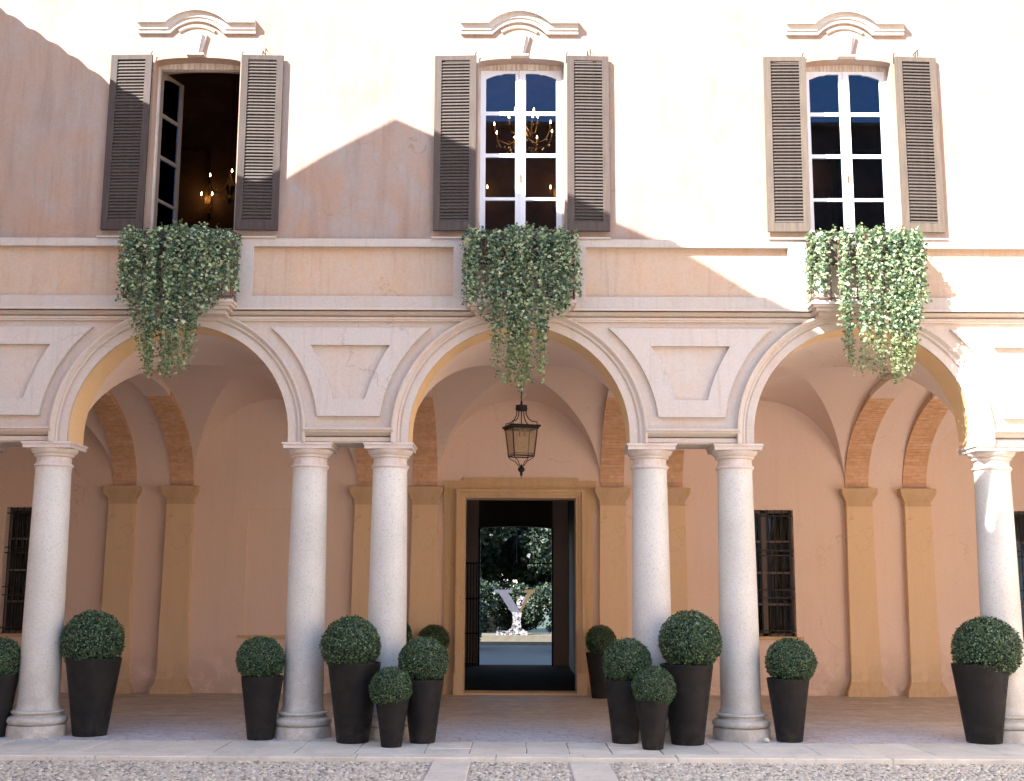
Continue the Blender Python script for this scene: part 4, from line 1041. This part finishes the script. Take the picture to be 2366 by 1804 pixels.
# ------------------------------------------------------------------ passage gate, garden
gt = empty('iron_gate', (-0.90, 13.6, 0), 'open black iron gate leaf at the far end of the passage', 'gate')
m = MB()
for q in range(6): m.tube([(-.36+.07*q, 0, .03), (-.36+.07*q, 0, 3.15 if q > 4 else 2.40)], .011, 5)
for zz in (.05, .75, 1.55, 2.38): m.box(-.38, .0, -.012, .012, zz-.012, zz+.012)
m.build('gate_leaf', 'iron', gt)
m = MB()
for q in range(5): m.tube([(.03+.42*q, .1, 2.38), (.03+.42*q, .1, 3.22)], .010, 5)
m.box(-.03, 1.72, .08, .12, 2.365, 2.395)
m.build('transom_grille', 'iron', gt)
m = MB(); m.box(-.045, -.0, .05, .15, 0, 3.22); m.box(1.69, 1.73, .05, .15, 0, 3.22)
for q in range(24): m.box(.0+q*.07, .03+q*.07, .06, .14, 3.16, 3.185)
m.build('gate_post', 'iron', gt)
MB().box(-2.6, 2.4, 14.1, 24.2, -0.06, 0.0).build('garden_path', 'path', kind='structure')
MB().box(-4, 4, 24.2, 25.0, -0.06, 0.10).build('garden_step', 'step', kind='structure')
MB().box(-6, 6, 25.0, 27.6, -0.06, 0.27).build('garden_terrace', 'step', kind='structure')
MB().add([(-60, 14.1, -0.03), (60, 14.1, -0.03), (60, 90, -0.03), (-60, 90, -0.03)], [(0, 1, 2, 3)]).build('lawn', 'lawn', kind='structure', recalc=False)
# serif letter Y sculpture, its reflections painted on as mottling
ye = empty('letter_sculpture', (-0.06, 25.6, 0.27), 'polished metal sculpture shaped like a serif letter Y in the garden beyond the passage', 'sculpture')
m, t, b = newmat('steel with painted reflections'); b.inputs['Metallic'].default_value = 1.0; b.inputs['Roughness'].default_value = 0.07
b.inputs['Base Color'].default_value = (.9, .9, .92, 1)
bump(t, b, noise(t, objco(t), 5.5, 3), 0.9, 0.08); M_['painted_reflection'] = m
f_ = ramp(t, noise(t, objco(t, (1, 1, 1.2)), 7.0, 6, 0.75, 1.5), [(0.47, (0.01, 0.01, 0.01)), (0.52, (0.34, 0.31, 0.32))])  # dark and pale patches painted in as reflections
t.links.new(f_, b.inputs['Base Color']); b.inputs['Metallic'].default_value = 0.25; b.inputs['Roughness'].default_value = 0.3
M_['lilac'] = simple('lilac enamel', (0.085, 0.083, 0.105), 0.3, 0.2); M_['bronze'] = simple('bronze enamel', (0.10, 0.065, 0.035), 0.35, 0.3)
def Y(name, loops, d0, d1, mat):
    m = MB()
    for l in loops: m.prism(l, d0, d1)
    o = m.build(name, mat, ye); return o
Y('left_arm', [[(-.56, 1.38), (-.08, .66), (.14, .66), (.16, .76), (-.24, 1.38)], [(-.70, 1.38), (-.12, 1.38), (-.12, 1.48), (-.70, 1.48)]], -.12, .12, 'lilac')
Y('right_arm', [[(.12, .76), (.06, .70), (.16, .68), (.55, 1.38), (.43, 1.38)], [(.30, 1.38), (.66, 1.38), (.66, 1.48), (.30, 1.48)]], -.10, .10, 'bronze')
Y('flower_cluster', [[(-.02, .74), (.22, .80), (.30, 1.0), (.34, 1.22), (.18, 1.28), (.06, 1.2), (.02, .98)]], -.06, .09, 'painted_reflection')
Y('stem', [[(-.13, .20), (.20, .20), (.18, .50), (.22, .74), (-.10, .74), (-.08, .45)]], -.125, .125, 'painted_reflection')
Y('foot', [[(-.28, .12), (.36, .12), (.24, .20), (-.16, .20)]], -.13, .13, 'painted_reflection')
Y('plinth', [[(-.62, .0), (.40, .0), (.40, .12), (-.62, .12)]], -.3, .3, 'painted_reflection')
def tree(name, x, y, h, cr_, label, seed, zc=None, n=9000, ls=.11, group=None, cat='tree', trunk=True):
    r = np.random.default_rng(seed); e = empty(name, (x, y, 0), label, cat, group)
    zc = zc if zc is not None else h*.6
    if trunk:
        m = MB(); m.tube([(0, 0, 0), (.08, .03, h*.3), (-.05, 0, h*.55), (.05, 0, h*.8)], [.16*h/6, .12*h/6, .08*h/6, .03], 8)
        for i in range(7):
            a = r.uniform(0, 6.28); z0 = h*r.uniform(.3, .6); m.tube([(0, 0, z0), (cr_*.4*math.cos(a), cr_*.4*math.sin(a), z0+h*.12), (cr_*.8*math.cos(a), cr_*.8*math.sin(a), z0+h*.22)], [.05, .035, .012], 5)
        m.build('trunk', 'bark', e)
    K = 26; C = r.normal(0, 1, (K, 3)); C /= np.linalg.norm(C, axis=1, keepdims=True); C *= (r.random((K, 1))**.4)*.75
    idx = r.integers(0, K, n); d = r.normal(0, 1, (n, 3)); d /= np.linalg.norm(d, axis=1, keepdims=True)
    rr = .30*(r.random((n, 1))**.35)
    Pq = (C[idx]+d*rr)*np.array([cr_, cr_, (h-zc) if h > zc else cr_]); Pq[:, 2] += zc
    Pq = Pq[Pq[:, 2] > .05]; n2 = len(Pq)
    leaf_cloud(Pq, r.normal(0, 1, (n2, 3))+np.array([0, -.3, .6]), r.normal(0, 1, (n2, 3)), r.uniform(ls*.6, ls*1.3, n2), 'crown', 'tree', e, BL, BF)
    return e
G2 = 'trees at the back of the garden'
for i, (x, y, h, c_, lb) in enumerate([(-2.6, 30, 7.5, 3.0, 'dense dark tree behind the letter sculpture on its left side'), (2.4, 31, 7.0, 3.0, 'dark tree behind the letter sculpture on its right side'),
        (0.2, 34, 9.5, 3.4, 'tall tree at the far end of the garden, in line with the passage'), (-6.5, 33, 9, 3.5, 'garden tree far off to the left of the passage axis'), (6.5, 33, 9, 3.5, 'garden tree far off to the right of the passage axis'), (-1.0, 36, 8.0, 3.4, 'farthest garden tree, glimpsed left of the tall one')]):
    tree('garden_tree', x, y, h, c_, lb, 60+i, zc=h*.5, n=34000, ls=.20, group=G2)
for i, (x, y, h, c_, lb) in enumerate([(-1.75, 21.5, 1.9, 1.0, 'dark rounded shrub at the left edge of the garden path'), (1.75, 21.0, 2.2, 1.0, 'dark rounded shrub at the right edge of the garden path'),
        (-1.5, 27.6, 2.4, 1.2, 'shrub behind the sculpture on its left'), (1.5, 27.8, 2.6, 1.3, 'shrub behind the sculpture on its right'), (0.0, 29.2, 2.2, 1.3, 'shrub directly behind the sculpture')]):
    tree('garden_shrub', x, y, h, c_, lb, 80+i, zc=h*.5, n=12000, ls=.10, group='shrubs in the garden', cat='shrub', trunk=False)

# ------------------------------------------------------------------ the other sides of the courtyard (they shade and light the facade; right wing and far block are added)
XP = -8.0
edge = [(-8.0, 10.05), (-6.942, 9.356), (-6.553, 9.094), (-6.103, 8.801), (-5.782, 8.574), (-5.397, 8.284), (-4.828, 7.90), (-4.2, 7.42), (-3.75, 6.98), (-3.35, 6.86), (-3.035, 7.05), (-2.562, 7.354), (-2.085, 7.622), (-1.665, 7.846),
        (-1.176, 7.625), (-.628, 7.341), (.554, 6.75), (1.175, 6.47), (1.769, 6.20), (2.532, 5.736), (3.23, 5.294), (3.85, 4.95), (4.6, 4.25), (5.5, 3.45), (6.5, 3.3)]
top = []
for (x, z) in edge:
    s = (x-XP)/1.05; top.append((-0.25-s, z+1.2*s))
fine = []
for (ya, za), (yb_, zb_) in zip(top[:-1], top[1:]):
    if ya > -4.1:
        n = max(2, int((ya-yb_)/.03))
        for i in range(n):
            t = i/n; yy = ya+(yb_-ya)*t; fine.append((yy, za+(zb_-za)*t+0.035*abs(math.sin(yy*pi/0.27))))
    else: fine.append((ya, za))
i_ = max(i for i, p in enumerate(fine) if p[0] > -13.3)
fine[i_+1:i_+1] = [(-13.50, 19.30), (-13.28, 18.35), (-13.42, 18.25), (-13.76, 19.56)]  # slot added to let a sliver of sun reach the rightmost column
fine.append(top[-1]); fine.append((-17.3, 17.6))
wl = empty('left_wing', (0, 0, 0), 'left wing of the courtyard, out of the frame, whose roofline shades the facade', 'building')
loop = [(y, z) for y, z in fine]
m = MB(); n = len(loop)+2
ring = [(loop[-1][0], -0.05)] + loop[::-1] + [(loop[0][0], -0.05)]
vs = [(XP, y, z) for y, z in ring]+[(XP-0.35, y, z-0.50 if z > 1 else z) for y, z in ring]     # coping falls away to the back
n = len(ring); m.add(vs, [tuple(range(n)), tuple(range(2*n-1, n-1, -1))]+[(i, i+n, (i+1) % n+n, (i+1) % n) for i in range(n)])
m.build('gabled_wall', 'wing', wl)
m = MB(); m.box(-14, XP-.36, -20, -0.6, -.05, 9.5); m.build('wing_body', 'wing', wl)
def far_wing(name, label, face, x0, x1, y0, y1, h, axis):
    e = empty(name, ((x0+x1)/2, (y0+y1)/2, 0), label, 'building'); ox, oy = (x0+x1)/2, (y0+y1)/2
    MB().box(x0-ox, x1-ox, y0-oy, y1-oy, -.05, h).build('wall', 'wing', e)
    MB().box(x0-ox-.5, x1-ox+.5, y0-oy-.5, y1-oy+.5, h, h+.25).build('eaves', 'tile', e)
    for zz in (1.2, 5.6, 9.6):
        if zz+2 > h: continue
        if axis == 'x':
            q = y0+2
            while q < y1-2:
                MB().box(x0-ox-.03, x0-ox, q-oy-.55, q-oy+.55, zz, zz+2.1).build('window', 'shutter', e); q += 3.6
        else:
            q = x0+2
            while q < x1-2:
                MB().box(q-ox-.55, q-ox+.55, y1-oy, y1-oy+.03, zz, zz+2.1).build('window', 'shutter', e); q += 3.6
    return e
far_wing('bounce_wing', 'right wing added out of the frame to bounce warm sunlight onto the facade', -1, 12.5, 20, -26, -1.5, 10.5, 'x')  # added unseen wall, gives warm bounce fill from the right
far_wing('rear_wing', 'low rear wing of the courtyard behind the viewer, out of the frame', 1, -14, 20, -38, -30, 9.0, 'y')
M_['wing'] = M_['darkbrick']
far_wing('reflection_block', 'tall dark block added far behind the viewer so the lower window panes reflect dark', 1, -26, 26, -75, -60, 31.5, 'y')  # added unseen block that darkens the reflections in the lower panes
